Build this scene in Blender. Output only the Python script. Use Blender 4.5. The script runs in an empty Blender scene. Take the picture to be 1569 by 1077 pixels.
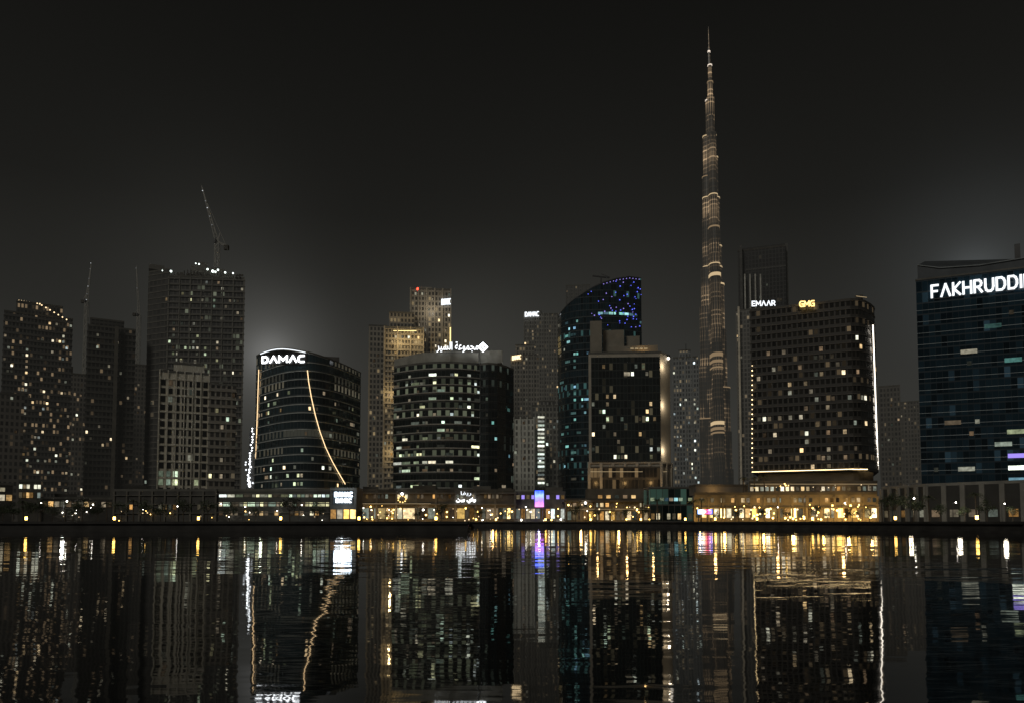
import bpy, bmesh, math, random
from math import radians, sin, cos, tan, pi, atan, atan2, floor
from mathutils import Vector
S = bpy.context.scene
COL = S.collection
R = random.Random(11)
F = 1133.0; H = 1.7; PIT = radians(3); HOR = 799.0
SH = (HOR - 538.5) / F - tan(PIT)
G = 1.65                                   # land level above the water

def W(px, py, D):
    a = (px - 784.5) / F
    b = (538.5 - py) / F + SH
    dy = cos(PIT) - b * sin(PIT); dz = sin(PIT) + b * cos(PIT)
    t = D / dy
    return Vector((a * t, D, H + dz * t))
def X(px, D, py=700): return W(px, py, D).x
def Z(py, D): return W(784.5, py, D).z
def PX(x, y, z):
    dep = y * cos(PIT) + (z - H) * sin(PIT)
    return 784.5 + F * x / dep

# ------------------------------------------------------------ materials
class NT:
    def __init__(s, name):
        s.m = bpy.data.materials.new(name); s.m.use_nodes = True
        s.t = s.m.node_tree; s.t.nodes.clear()
        s.out = s.n('ShaderNodeOutputMaterial')
    def n(s, typ, **k):
        nd = s.t.nodes.new(typ)
        for a, v in k.items(): setattr(nd, a, v)
        return nd
    def l(s, a, b): s.t.links.new(a, b)
    def setin(s, nd, i, v):
        if isinstance(v, (int, float)): nd.inputs[i].default_value = v
        elif isinstance(v, (tuple, list)): nd.inputs[i].default_value = v
        else: s.l(v, nd.inputs[i])
    def math(s, op, a, b=0.0, c=0.0):
        nd = s.n('ShaderNodeMath', operation=op)
        s.setin(nd, 0, a); s.setin(nd, 1, b); s.setin(nd, 2, c)
        return nd.outputs[0]
    def mix(s, f, a, b):
        nd = s.n('ShaderNodeMix', data_type='RGBA')
        s.setin(nd, 0, f); s.setin(nd, 6, a); s.setin(nd, 7, b)
        return nd.outputs[2]
    def vec(s, op, a, b=(0, 0, 0)):
        nd = s.n('ShaderNodeVectorMath', operation=op)
        s.setin(nd, 0, a); s.setin(nd, 1, b)
        return nd.outputs[0]
def c4(c): return (c[0], c[1], c[2], 1.0)
def nosample(m):
    try: m.cycles.emission_sampling = 'NONE'
    except Exception: pass
    return m
HAZE = (0.034, 0.0335, 0.0295)  # distance haze painted in: faint emission added to far surfaces
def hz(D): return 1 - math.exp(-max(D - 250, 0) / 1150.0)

def solid(name, col, rough=0.7, D=0, var=0.3, scale=0.25, metal=0.0):
    q = NT(name)
    p = q.n('ShaderNodeBsdfPrincipled')
    tc = q.n('ShaderNodeTexCoord')
    nz = q.n('ShaderNodeTexNoise'); nz.inputs['Scale'].default_value = scale; nz.inputs['Detail'].default_value = 5
    q.l(tc.outputs['Object'], nz.inputs['Vector'])
    f = q.math('MULTIPLY_ADD', nz.outputs[0], 2.0, -0.5)
    lo = [c * (1 - var) for c in col]; hi = [min(1, c * (1 + var)) for c in col]
    q.l(q.mix(f, c4(lo), c4(hi)), p.inputs['Base Color'])
    p.inputs['Roughness'].default_value = rough; p.inputs['Metallic'].default_value = metal
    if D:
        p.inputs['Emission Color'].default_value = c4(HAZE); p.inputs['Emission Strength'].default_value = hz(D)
    q.l(p.outputs[0], q.out.inputs[0])
    return nosample(q.m)

def facade(name, glass, frame, fh, pw, bf=0.25, mf=0.12, D=300, glow=0.0, gcol=(1, .75, .4), rough=0.18, gs=0.05, var=0.5):
    """curtain wall: floor bands and mullions over panes whose tint varies; some panes glow faintly from inside"""
    q = NT(name)
    p = q.n('ShaderNodeBsdfPrincipled')
    uv = q.n('ShaderNodeUVMap'); sp = q.n('ShaderNodeSeparateXYZ'); q.l(uv.outputs[0], sp.inputs[0])
    cu = q.math('DIVIDE', sp.outputs[0], pw); cv = q.math('DIVIDE', sp.outputs[1], fh)
    mb = q.math('LESS_THAN', q.math('FRACT', cv), bf)
    mm = q.math('LESS_THAN', q.math('FRACT', cu), mf)
    mask = q.math('MAXIMUM', mb, mm)
    cm = q.n('ShaderNodeCombineXYZ'); q.l(q.math('FLOOR', cu), cm.inputs[0]); q.l(q.math('FLOOR', cv), cm.inputs[1])
    wn = q.n('ShaderNodeTexWhiteNoise', noise_dimensions='2D'); q.l(cm.outputs[0], wn.inputs['Vector'])
    sc = q.n('ShaderNodeSeparateColor'); q.l(wn.outputs['Color'], sc.inputs[0])
    tc = q.n('ShaderNodeTexCoord')
    nz = q.n('ShaderNodeTexNoise'); nz.inputs['Scale'].default_value = 0.06; nz.inputs['Detail'].default_value = 4
    q.l(tc.outputs['Object'], nz.inputs['Vector'])
    g0 = [c * (1 - var) for c in glass]; g1 = [c * (1 + var * 1.6) for c in glass]
    gl = q.mix(sc.outputs[0], c4(g0), c4(g1))
    f0 = [c * .75 for c in frame]; f1 = [c * 1.2 for c in frame]
    fr = q.mix(q.math('MULTIPLY_ADD', nz.outputs[0], 2.2, -0.6), c4(f0), c4(f1))
    q.l(q.mix(mask, gl, fr), p.inputs['Base Color'])
    q.l(q.math('MULTIPLY_ADD', mask, 0.6 - rough, rough), p.inputs['Roughness'])
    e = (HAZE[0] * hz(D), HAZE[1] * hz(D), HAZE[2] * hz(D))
    if glow > 0:
        lit = q.math('MULTIPLY', q.math('LESS_THAN', sc.outputs[1], glow), q.math('SUBTRACT', 1.0, mask))
        st = q.math('MULTIPLY', lit, q.math('MULTIPLY', q.math('MULTIPLY', sc.outputs[2], sc.outputs[2]), gs))
        v = q.n('ShaderNodeVectorMath', operation='SCALE'); v.inputs[0].default_value = gcol; q.l(st, v.inputs[3])
        q.l(q.vec('ADD', v.outputs[0], e), p.inputs['Emission Color'])
    else:
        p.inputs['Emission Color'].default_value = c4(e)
    p.inputs['Emission Strength'].default_value = 1.0
    q.l(p.outputs[0], q.out.inputs[0])
    return nosample(q.m)

def winmat(name, cols, s0, s1):
    """lit room behind glass: colour and brightness differ window by window"""
    q = NT(name)
    oi = q.n('ShaderNodeObjectInfo')
    rp = q.n('ShaderNodeValToRGB')
    el = rp.color_ramp.elements
    el[0].color = c4(cols[0]); el[1].color = c4(cols[-1])
    for i, c in enumerate(cols[1:-1]):
        e = el.new((i + 1) / (len(cols) - 1)); e.color = c4(c)
    q.l(oi.outputs['Random'], rp.inputs[0])
    r2 = q.math('FRACT', q.math('MULTIPLY', oi.outputs['Random'], 37.31))
    r3 = q.math('POWER', r2, 2.4)
    tc = q.n('ShaderNodeTexCoord'); nz = q.n('ShaderNodeTexNoise'); nz.inputs['Scale'].default_value = 0.9; nz.inputs['Detail'].default_value = 3
    ad = q.vec('ADD', tc.outputs['Object'], oi.outputs['Location']); q.l(ad, nz.inputs['Vector'])
    k = q.math('MULTIPLY_ADD', nz.outputs[0], 2.0, -0.1)
    st = q.math('MULTIPLY', q.math('MULTIPLY_ADD', r3, s1 - s0, s0), k)
    em = q.n('ShaderNodeEmission'); q.l(rp.outputs[0], em.inputs[0]); q.l(st, em.inputs[1])
    q.l(em.outputs[0], q.out.inputs[0])
    return nosample(q.m)
def emis(name, col, s):
    q = NT(name); em = q.n('ShaderNodeEmission'); em.inputs[0].default_value = c4(col); em.inputs[1].default_value = s
    q.l(em.outputs[0], q.out.inputs[0]); return nosample(q.m)

WARM = winmat('warm_window', [(1, .66, .3), (1, .78, .48), (1, .88, .65), (.9, .98, .8)], .12, 2.3)
DIM = winmat('dim_window', [(1, .66, .38), (1, .85, .6), (.75, .9, .75)], .03, .36)
WHITE = winmat('white_window', [(1, .85, .6), (.85, 1, .85), (.8, .95, 1), (1, .95, .7)], .12, 2.2)
GREEN = winmat('greenish_window', [(1, .9, .5), (.85, 1, .6), (.75, 1, .8)], .1, 1.8)
CYAN = winmat('cyan_window', [(.3, .9, .8), (.5, 1, .9), (.3, .6, .9)], .06, 1.1)
SHOP = winmat('shop_light', [(1, .55, .12), (1, .64, .18), (1, .74, .32), (1, .9, .7)], .4, 6)
SHOPD = winmat('shop_dim', [(1, .5, .14), (1, .64, .26), (.9, .85, .6)], .06, 1.3)
SIGNW = emis('sign_white', (.93, .97, 1), 6)
SIGNM = emis('sign_white_even', (.93, .97, 1), 1.5)
SIGNC = emis('sign_white_soft', (.9, .95, 1), 1.5)
SIGNG = emis('sign_gold', (1, .66, .22), 2.4)
STRIPW = emis('light_strip_warm', (1, .74, .42), 2.0)
STRIPH = emis('light_strip_white', (1, .9, .76), 3.0)
STRIPG = emis('light_strip_golden', (1, .72, .36), 5.5)
STRIPD = emis('light_strip_dim', (1, .75, .42), .5)
AMBER = emis('amber_lamp', (1, .58, .12), 12)
GOLD = emis('gold_downlight', (1, .60, .15), 9)
LAMPW = emis('white_lamp', (1, .93, .8), 14)
RED = emis('red_lamp', (1, .06, .03), 5)
BLUE = emis('blue_led', (.12, .15, 1), 1.6)
VIOLET = emis('violet_led', (.4, .3, 1), 1.0)
DARKC = solid('dark_concrete', (.09, .085, .075), .8)
METAL = solid('dark_metal', (.07, .07, .075), .5, 0, .1)
CRANE = solid('crane_steel', (.24, .23, .2), .6, 600, .1)
ROOFM = solid('roof_gravel', (.12, .115, .1), .9, 350)

# ------------------------------------------------------------ mesh builder
class MB:
    def __init__(s): s.v = []; s.f = []; s.uv = []
    def face(s, pts, uvs=None):
        i = len(s.v); s.v += [tuple(p) for p in pts]; s.f.append(tuple(range(i, i + len(pts))))
        s.uv += uvs if uvs else [(p[0] + p[1], p[2]) for p in pts]
    def prism(s, foot, z0, z1, pw=None, top=True, bottom=False):
        n = len(foot)
        zt = z1 if isinstance(z1, (list, tuple)) else [z1] * n
        for i in range(n):
            a = foot[i]; j = (i + 1) % n; b = foot[j]
            L = math.hypot(b[0] - a[0], b[1] - a[1])
            u = L
            if pw: u = max(1, round(L / pw)) * pw
            s.face([(a[0], a[1], z0), (b[0], b[1], z0), (b[0], b[1], zt[j]), (a[0], a[1], zt[i])],
                   [(0.001, 0), (u, 0), (u, zt[j] - z0), (0.001, zt[i] - z0)])
        if top: s.face([(foot[i][0], foot[i][1], zt[i]) for i in range(n)])
        if bottom: s.face([(foot[i][0], foot[i][1], z0) for i in range(n)][::-1])
    def box(s, x0, x1, y0, y1, z0, z1): s.prism([(x0, y0), (x1, y0), (x1, y1), (x0, y1)], z0, z1, None, True, True)
    def bar(s, p, q, r, n=4, r2=None):
        p = Vector(p); q = Vector(q); d = (q - p).normalized(); r2 = r if r2 is None else r2
        a = d.orthogonal().normalized(); b = d.cross(a)
        A = [p + (a * cos(2 * pi * k / n) + b * sin(2 * pi * k / n)) * r for k in range(n)]
        B = [q + (a * cos(2 * pi * k / n) + b * sin(2 * pi * k / n)) * r2 for k in range(n)]
        for k in range(n):
            j = (k + 1) % n; s.face([A[k], A[j], B[j], B[k]])
        s.face(A[::-1]); s.face(B)
    def ball(s, c, r, n=8):
        c = Vector(c); m = n // 2
        P = lambda i, j: c + Vector((r * sin(pi * i / m) * cos(2 * pi * j / n), r * sin(pi * i / m) * sin(2 * pi * j / n), r * cos(pi * i / m)))
        for i in range(m):
            for j in range(n):
                s.face([P(i, j), P(i + 1, j), P(i + 1, j + 1), P(i, j + 1)])
    def build(s, name, mat, parent=None):
        me = bpy.data.meshes.new(name)
        o0 = wl(parent) if parent else Vector((0, 0, 0))
        me.from_pydata([(v[0] - o0.x, v[1] - o0.y, v[2] - o0.z) for v in s.v], [], s.f)
        ul = me.uv_layers.new(name='UVMap')
        for i, u in enumerate(s.uv): ul.data[i].uv = u
        me.materials.append(mat); me.update()
        o = bpy.data.objects.new(name, me); COL.objects.link(o)
        if parent: o.parent = parent
        return o
def wl(o):
    p = Vector(o.location)
    while o.parent: o = o.parent; p += Vector(o.location)
    return p
def thing(name, label, cat, loc, group=None):
    o = bpy.data.objects.new(name, None); COL.objects.link(o); o.location = loc
    o['label'] = label; o['category'] = cat
    if group: o['group'] = group
    return o
def offset(foot, d):
    n = len(foot); out = []
    for i in range(n):
        a = Vector(foot[i - 1][:2]); b = Vector(foot[i][:2]); c = Vector(foot[(i + 1) % n][:2])
        d1 = (b - a).normalized(); d2 = (c - b).normalized()
        n1 = Vector((d1.y, -d1.x)); n2 = Vector((d2.y, -d2.x)); m = (n1 + n2)
        if m.length < 1e-4: m = n1
        m.normalize(); k = d / max(.35, m.dot(n1))
        out.append((b.x + m.x * k, b.y + m.y * k))
    return out

# footprints
def facing(pl, pr, D, dep, py=650):
    k = lambda px: W(px, py, 1.0).x
    pc = (pl + pr) / 2; a = k(pc); ph = atan(a); c = Vector((a * D, D))
    t = Vector((cos(ph), -sin(ph))); nn = Vector((sin(ph), cos(ph)))
    def s(px): return (k(px) * c.y - c.x) / (cos(ph) + k(px) * sin(ph))
    L = c + t * s(pl); Rr = c + t * s(pr)
    return [tuple(L), tuple(Rr), tuple(Rr + nn * dep), tuple(L + nn * dep)]
def flat(pl, pr, D, dep, py=700):
    return [(X(pl, D, py), D), (X(pr, D, py), D), (X(pr, D, py), D + dep), (X(pl, D, py), D + dep)]
def front(pts, dep, py=650, n=None):
    """front line given as (px, distance); closed straight back"""
    f = [(X(p, d, py), d) for p, d in pts]
    c = Vector(((f[0][0] + f[-1][0]) / 2, (f[0][1] + f[-1][1]) / 2)); u = c.normalized()
    return f + [(f[-1][0] + u.x * dep, f[-1][1] + u.y * dep), (f[0][0] + u.x * dep, f[0][1] + u.y * dep)]
def arc(pl, dl, pr, dr, bulge, n=10):
    return [(pl + (pr - pl) * i / n, dl + (dr - dl) * i / n - bulge * 4 * (i / n) * (1 - i / n)) for i in range(n + 1)]
def cen(foot):
    return Vector((sum(p[0] for p in foot) / len(foot), sum(p[1] for p in foot) / len(foot), G))

# building pieces
def vol(b, foot, z0, z1, mat, pw=3.0, name='facade', roof=ROOFM, para=0.9):
    m = MB(); m.prism(foot, z0, z1, pw, top=False); o = m.build(name, mat, b)
    n = len(foot); zt = z1 if isinstance(z1, (list, tuple)) else [z1] * n
    r = MB(); fo = offset(foot, .12); fi = offset(foot, -.5)
    for i in range(n):
        j = (i + 1) % n
        r.face([(fo[i][0], fo[i][1], zt[i] - .1), (fo[j][0], fo[j][1], zt[j] - .1), (fo[j][0], fo[j][1], zt[j] + para), (fo[i][0], fo[i][1], zt[i] + para)])
        r.face([(fo[i][0], fo[i][1], zt[i] + para), (fo[j][0], fo[j][1], zt[j] + para), (fi[j][0], fi[j][1], zt[j] + para), (fi[i][0], fi[i][1], zt[i] + para)])
        r.face([(fi[j][0], fi[j][1], zt[j] - .1), (fi[i][0], fi[i][1], zt[i] - .1), (fi[i][0], fi[i][1], zt[i] + para), (fi[j][0], fi[j][1], zt[j] + para)])
    r.face([(foot[i][0], foot[i][1], zt[i] + .05) for i in range(n)])
    r.build('roof', roof, b)
    return o
def slabs(b, foot, z0, z1, fh, off, th, mat, name='floor_bands', start=1):
    m = MB(); fo = offset(foot, off); k = start
    while z0 + k * fh < z1:
        z = z0 + k * fh
        m.prism(fo, z - th * .5, z + th * .5, None, True, True); k += 1
    return m.build(name, mat, b)
def piers(b, foot, z0, z1, pw, wid, proud, mat, name='piers', split=False):
    m = MB(); n = len(foot)
    for i in range(n):
        if not vis(foot, i): continue
        a = Vector(foot[i]); c = Vector(foot[(i + 1) % n]); L = (c - a).length; d = (c - a) / L; nr = Vector((d.y, -d.x))
        nc = max(1, round(L / pw))
        for k in range(0, nc + 1):
            s = a + d * (L * k / nc)
            q = [s - d * wid / 2 + nr * proud, s + d * wid / 2 + nr * proud, s + d * wid / 2 - nr * .05, s - d * wid / 2 - nr * .05]
            m.prism([tuple(x) for x in q], z0, z1)
            if split: m.build(name, mat, b); m = MB()
    if not split: m.build(name, mat, b)
def vis(foot, i):
    a = Vector(foot[i][:2]); c = Vector(foot[(i + 1) % len(foot)][:2]); d = (c - a).normalized()
    mid = (a + c) / 2
    return Vector((d.y, -d.x)).dot((-mid).normalized()) > .08
WM = {}
def winmesh(w, h, mat, t=.12):
    key = (round(w, 2), round(h, 2), mat.name)
    if key not in WM:
        me = bpy.data.meshes.new('window')
        x0, x1 = -w / 2, w / 2
        v = [(x0, 0, 0), (x1, 0, 0), (x1, 0, h), (x0, 0, h), (x0, -t, 0), (x1, -t, 0), (x1, -t, h), (x0, -t, h)]
        me.from_pydata(v, [], [(4, 5, 6, 7), (0, 4, 7, 3), (5, 1, 2, 6), (7, 6, 2, 3), (0, 1, 5, 4)])
        me.materials.append(mat); WM[key] = me
    return WM[key]
def put(b, p, ang, w, h, mat, name='window', t=.12):
    o = bpy.data.objects.new(name, winmesh(w, h, mat, t)); COL.objects.link(o)
    o.parent = b; o.location = Vector(p) - wl(b); o.rotation_euler = (0, 0, ang); return o
def wins(b, foot, z0, z1, fh, pw, n, mats, exact=(), run=(1, 1), zr=(0, 1), wh=.5, fill=.7, edges=None, proud=.02, name='window'):
    E = [i for i in range(len(foot)) if vis(foot, i)] if edges is None else edges
    info = {}
    for i in E:
        a = Vector(foot[i][:2]); c = Vector(foot[(i + 1) % len(foot)][:2]); L = (c - a).length
        info[i] = (a, (c - a) / L, L, max(1, round(L / pw)))
    rows = int((z1 - z0) / fh); used = set()
    def add(i, c, r, w, m):
        a, d, L, nc = info[i]; w = min(w, nc - c)
        if r < 0 or r >= rows or w < 1: return False
        if any((i, c + k, r) in used for k in range(w)): return False
        for k in range(w): used.add((i, c + k, r))
        cw = L / nc; s = a + d * ((c + w / 2) * cw) + Vector((d.y, -d.x)) * proud
        put(b, (s.x, s.y, z0 + (r + .32) * fh), atan2(d.y, d.x), (w - 1 + fill) * cw, fh * wh, m, name); return True
    cnt = 0
    for (px, py, w, m) in exact:
        best = None
        for i in E:
            a, d, L, nc = info[i]
            for k in range(nc):
                s = a + d * (L * (k + .5) / nc); zz = Z(py, s.y); e = abs(PX(s.x, s.y, zz) - px)
                if best is None or e < best[0]: best = (e, i, k, zz)
        if best: cnt += add(best[1], best[2], int((best[3] - z0) / fh), w, m)
    tot = [abs(info[i][2] * info[i][1].x) + .1 for i in E]; tries = 0
    while cnt < n and tries < n * 30:
        tries += 1
        i = R.choices(E, tot)[0]; a, d, L, nc = info[i]
        cnt += add(i, R.randrange(nc), int(rows * R.uniform(*zr)), R.randint(*run), R.choice(mats))
def lightbar(b, p, q, r, mat, name='light_strip'):
    m = MB(); m.bar(p, q, r); return m.build(name, mat, b)
def dot(b, p, r, mat, name='lamp'):
    m = MB(); m.ball(p, r, 6); return m.build(name, mat, b)
def rbox(b, pl, pr, D, dep, pyb, pyt, mat, name='roof_plant', fc=True):
    f = facing(pl, pr, D, dep, pyt) if fc else flat(pl, pr, D, dep, pyt)
    m = MB(); m.prism(f, Z(pyb, D), Z(pyt, D), 3.0, True, True); return m.build(name, mat, b)

# lettering: geometric capitals built from strokes
RB = [(.62, 1), (.84, .88), (.92, .72), (.84, .56), (.62, .45)]
STROKES = {'D': (1.0, [[(0, 0), (0, 1), (.58, 1), (.82, .88), (.97, .65), (.97, .35), (.82, .12), (.58, 0), (0, 0)]]),
  'A': (1.08, [[(0, 0), (.5, 1), (1, 0)]]), 'M': (1.2, [[(0, 0), (0, 1), (.5, .3), (1, 1), (1, 0)]]),
  'C': (.95, [[(1, 1), (.36, 1), (.12, .86), (0, .64), (0, .36), (.12, .14), (.36, 0), (1, 0)]]),
  'F': (.8, [[(0, 0), (0, 1), (1, 1)], [(0, .5), (.85, .5)]]), 'K': (.85, [[(0, 0), (0, 1)], [(1, 1), (.12, .5), (1, 0)]]),
  'H': (.95, [[(0, 0), (0, 1)], [(1, 0), (1, 1)], [(0, .5), (1, .5)]]), 'R': (.9, [[(0, 0), (0, 1)] + RB + [(0, .45)], [(.45, .45), (.98, 0)]]),
  'U': (.95, [[(0, 1), (0, .35), (.1, .12), (.32, 0), (.68, 0), (.9, .12), (1, .35), (1, 1)]]), 'I': (.05, [[(.5, 0), (.5, 1)]]),
  'N': (.95, [[(0, 0), (0, 1), (1, 0), (1, 1)]]), 'E': (.8, [[(1, 1), (0, 1), (0, 0), (1, 0)], [(0, .5), (.85, .5)]]),
  'G': (1.0, [[(1, 1), (.36, 1), (.12, .86), (0, .64), (0, .36), (.12, .14), (.36, 0), (1, 0), (1, .48), (.55, .48)]])}
def caps(b, text, A, B, height, mat, t=.15, gap=.36, rail=None, depth=.3):
    A = Vector(A); B = Vector(B); d = (B - A); L = d.length; d.normalize(); up = Vector((0, 0, 1)); o = Vector((d.y, -d.x, 0)).normalized()
    if rail is None:
        m = MB(); m.bar(A + up * (-.15) - o * .1, B + up * (-.15) - o * .1, .1); rail = m.build('sign_rail', METAL, b)
    tot = sum(STROKES[c][0] for c in text) + gap * (len(text) - 1) + t; sx = L / tot; cur = t / 2; hh = height - t * height; tw = t * height
    for c in text:
        w, st_ = STROKES[c]; m = MB(); lev = 0
        for pl in st_:
            P = [Vector(((cur + p[0] * w) * sx, tw / 2 + p[1] * hh)) for p in pl]
            for p, q in zip(P[:-1], P[1:]):
                e = (q - p).normalized(); nn = Vector((-e.y, e.x)) * tw / 2; p2 = p - e * tw * .38; q2 = q + e * tw * .38; lev += .004
                V = [A + d * v.x + up * v.y + o * (depth + lev) for v in (p2 - nn, q2 - nn, q2 + nn, p2 + nn)]
                m.face(V)
                for k in range(4): m.face([V[k], V[(k + 1) % 4], V[(k + 1) % 4] - o * depth * .8, V[k] - o * depth * .8][::-1])
        m.build('letter', mat, rail); cur += w + gap
    return rail
def glyph(ch, bold=.0):
    cu = bpy.data.curves.new('glyph', 'FONT'); cu.body = ch; cu.size = 1.0; cu.offset = bold; cu.resolution_u = 3
    ob = bpy.data.objects.new('glyph', cu); COL.objects.link(ob)
    bpy.context.view_layer.update()
    me = bpy.data.meshes.new_from_object(ob.evaluated_get(bpy.context.evaluated_depsgraph_get()))
    vs = [tuple(v.co) for v in me.vertices]; fs = [tuple(p.vertices) for p in me.polygons]
    bpy.data.objects.remove(ob); bpy.data.curves.remove(cu); bpy.data.meshes.remove(me)
    return vs, fs
def arabic(b, text, A, B, height, mat, depth=.25):
    """connected script along A->B, one piece, on a rail"""
    A = Vector(A); B = Vector(B); d = (B - A); L = d.length; d.normalize(); up = Vector((0, 0, 1)); o = Vector((d.y, -d.x, 0)).normalized()
    m = MB(); m.bar(A + up * (-.15) - o * .1, B + up * (-.15) - o * .1, .1); rail = m.build('sign_rail', METAL, b)
    vs, fs = glyph(text, .008); x0 = min(v[0] for v in vs); x1 = max(v[0] for v in vs); y0 = min(v[1] for v in vs); y1 = max(v[1] for v in vs)
    P = [A + d * ((v[0] - x0) / (x1 - x0) * L) + up * ((v[1] - y0) / (y1 - y0) * height) + o * depth for v in vs]; m = MB(); cnt = {}
    for f in fs:
        m.face([P[i] for i in f])
        for i in range(len(f)):
            e = (f[i], f[(i + 1) % len(f)]); cnt.setdefault(tuple(sorted(e)), []).append(e)
    for es in cnt.values():
        if len(es) == 1:
            i, j = es[0]; m.face([P[j], P[i], P[i] - o * depth * .8, P[j] - o * depth * .8])
    m.build('arabic_lettering', mat, rail)

# ------------------------------------------------------------ setting: water, land, quay
def st(o): o['kind'] = 'structure'; return o
q = NT('water')
p = q.n('ShaderNodeBsdfPrincipled'); p.inputs['Base Color'].default_value = (.002, .003, .003, 1)
p.inputs['Roughness'].default_value = .03; p.inputs['IOR'].default_value = 1.45
ge = q.n('ShaderNodeNewGeometry')
def ripple(sx, sy, ax, ay, det):
    mp = q.n('ShaderNodeMapping'); mp.inputs['Scale'].default_value = (sx, sy, 1); q.l(ge.outputs['Position'], mp.inputs['Vector'])
    nz = q.n('ShaderNodeTexNoise'); nz.inputs['Scale'].default_value = 1; nz.inputs['Detail'].default_value = det; q.l(mp.outputs[0], nz.inputs['Vector'])
    return q.vec('MULTIPLY', q.vec('SUBTRACT', nz.outputs['Color'], (.5, .5, .5)), (ax, ay, 0))
nv = q.vec('ADD', q.vec('ADD', ripple(.18, 1.1, .010, .036, 2), ripple(.8, 4.5, .016, .034, 2)), ripple(.02, .12, .004, .014, 1))
nv = q.vec('NORMALIZE', q.vec('ADD', nv, (0, 0, 1)))
q.l(nv, p.inputs['Normal']); q.l(p.outputs[0], q.out.inputs[0]); WATER = q.m
m = MB(); m.face([(-5000, -300, 0), (5000, -300, 0), (5000, 8000, 0), (-5000, 8000, 0)])
st(m.build('water', WATER))
PAVE = solid('promenade_paving', (.12, .11, .095), .85, 0, .25, .5)
QW = solid('quay_concrete', (.035, .033, .03), .8, 0, .5, .4)
ET = [(719, 226), (900, 222), (1000, 205), (1100, 185), (1300, 150), (1450, 125), (1569, 110)]
edge = [(-3000, 128), (-300, 128), (X(717, 128, 815), 128)] + [(X(a_, d_, 812), d_) for a_, d_ in ET] + [(130, 95), (300, 80), (3000, 80)]
m = MB(); m.face([(x, y, G) for x, y in edge] + [(3000, 8000, G), (-3000, 8000, G)])
st(m.build('ground', PAVE))
m = MB()
for (a, c) in zip(edge[:-1], edge[1:]):
    m.face([(a[0], a[1], -1), (c[0], c[1], -1), (c[0], c[1], G - .02), (a[0], a[1], G - .02)])
    d = (Vector(c) - Vector(a)).normalized(); nr = Vector((d.y, -d.x)) * .3
    A = Vector(a); C = Vector(c)
    m.prism([tuple(A + nr), tuple(C + nr), tuple(C - nr), tuple(A - nr)], G - .3, G + .12)      # coping
    m.prism([tuple(A + nr * 1.8), tuple(C + nr * 1.8), tuple(C), tuple(A)], -1, .3)               # footing at the waterline
st(m.build('quay_wall', QW))

# ------------------------------------------------------------ far-left towers
D = 430
f = facing(2, 108, D, 26, 600); fu = facing(25, 96, D + 4, 18, 470)
b = thing('residential_tower', 'dark residential tower at far left with a line of roof lights, many warm windows', 'tower', cen(f))
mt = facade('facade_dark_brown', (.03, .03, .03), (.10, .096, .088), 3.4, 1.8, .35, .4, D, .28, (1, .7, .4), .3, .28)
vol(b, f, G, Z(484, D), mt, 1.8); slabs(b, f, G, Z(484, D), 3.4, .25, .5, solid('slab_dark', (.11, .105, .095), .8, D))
vol(b, fu, Z(484, D) + .1, Z(464, D), mt, 1.8)
wins(b, f, G, Z(484, D), 3.4, 1.8, 98, [WARM, DIM, DIM, WHITE, WARM], zr=(.05, 1), fill=.6, wh=.4)
for i in range(9):
    t = i / 8; dot(b, W(29 + 32 * t, 461 + 5 * t, D + 3.4), .42, STRIPW, 'roof_lamp')
for i in range(7):
    t = i / 6; dot(b, W(64 + 38 * t, 468 + 22 * t, D - .3), .42, STRIPW, 'roof_lamp')
D = 370
f = facing(-60, 36, D, 20)
b = thing('apartment_block', 'dim grey apartment block cut by the left edge of the picture', 'building', cen(f))
mt = facade('facade_grey_l', (.05, .048, .045), (.19, .175, .155), 3.4, 2.2, .4, .45, D, .1, (1, .7, .4), .3, .2)
vol(b, f, G, Z(602, D), mt, 2.2); wins(b, f, G, Z(602, D), 3.4, 2.2, 10, [DIM, WARM, DIM], fill=.5, wh=.4)
D = 500
f = facing(62, 130, D, 24)
b = thing('apartment_block', 'grey mid-rise apartment block between the two leftmost towers', 'building', cen(f))
mt = facade('facade_grey_m', (.04, .038, .036), (.15, .14, .125), 3.4, 2.0, .4, .4, D, .14, (1, .7, .4), .3, .22)
vol(b, f, G, Z(572, D), mt, 2.0); rbox(b, 80, 112, D + 4, 8, 572, 560, DARKC); wins(b, f, G, Z(572, D), 3.4, 2.0, 34, [DIM, DIM, WARM], fill=.55, wh=.42)
D = 410
f = facing(130, 204, D, 24)
b = thing('residential_tower', 'slim dark tower with a pale vertical fin, left of the unfinished tower', 'tower', cen(f))
mt = facade('facade_slim', (.02, .019, .018), (.07, .066, .058), 3.4, 2.0, .35, .35, D, .05, (1, .7, .4), .35, .2)
vol(b, f, G, Z(503, D), mt, 2.0); slabs(b, f, G, Z(503, D), 3.4, .3, .45, solid('slab_slim', (.085, .08, .07), .8, D))
f2 = facing(138, 190, D + 5, 12, 500); vol(b, f2, Z(503, D) + .1, Z(488, D), mt, 2.0)
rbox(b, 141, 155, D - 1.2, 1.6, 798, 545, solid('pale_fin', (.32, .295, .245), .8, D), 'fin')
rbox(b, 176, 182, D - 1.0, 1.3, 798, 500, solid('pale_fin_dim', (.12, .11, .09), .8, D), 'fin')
wins(b, f, G, Z(503, D), 3.4, 2.0, 14, [DIM, WARM], fill=.5, wh=.42)
D = 540
f = facing(193, 238, D, 22)
b = thing('apartment_block', 'faint hazy block just left of the unfinished tower', 'building', cen(f))
vol(b, f, G, Z(560, D), facade('facade_faint', (.04, .038, .035), (.12, .11, .095), 3.4, 2.2, .4, .4, D, .1, (1, .7, .4), .3, .2), 2.2)
wins(b, f, G, Z(560, D), 3.4, 2.2, 16, [DIM], fill=.5, wh=.42)

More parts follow.
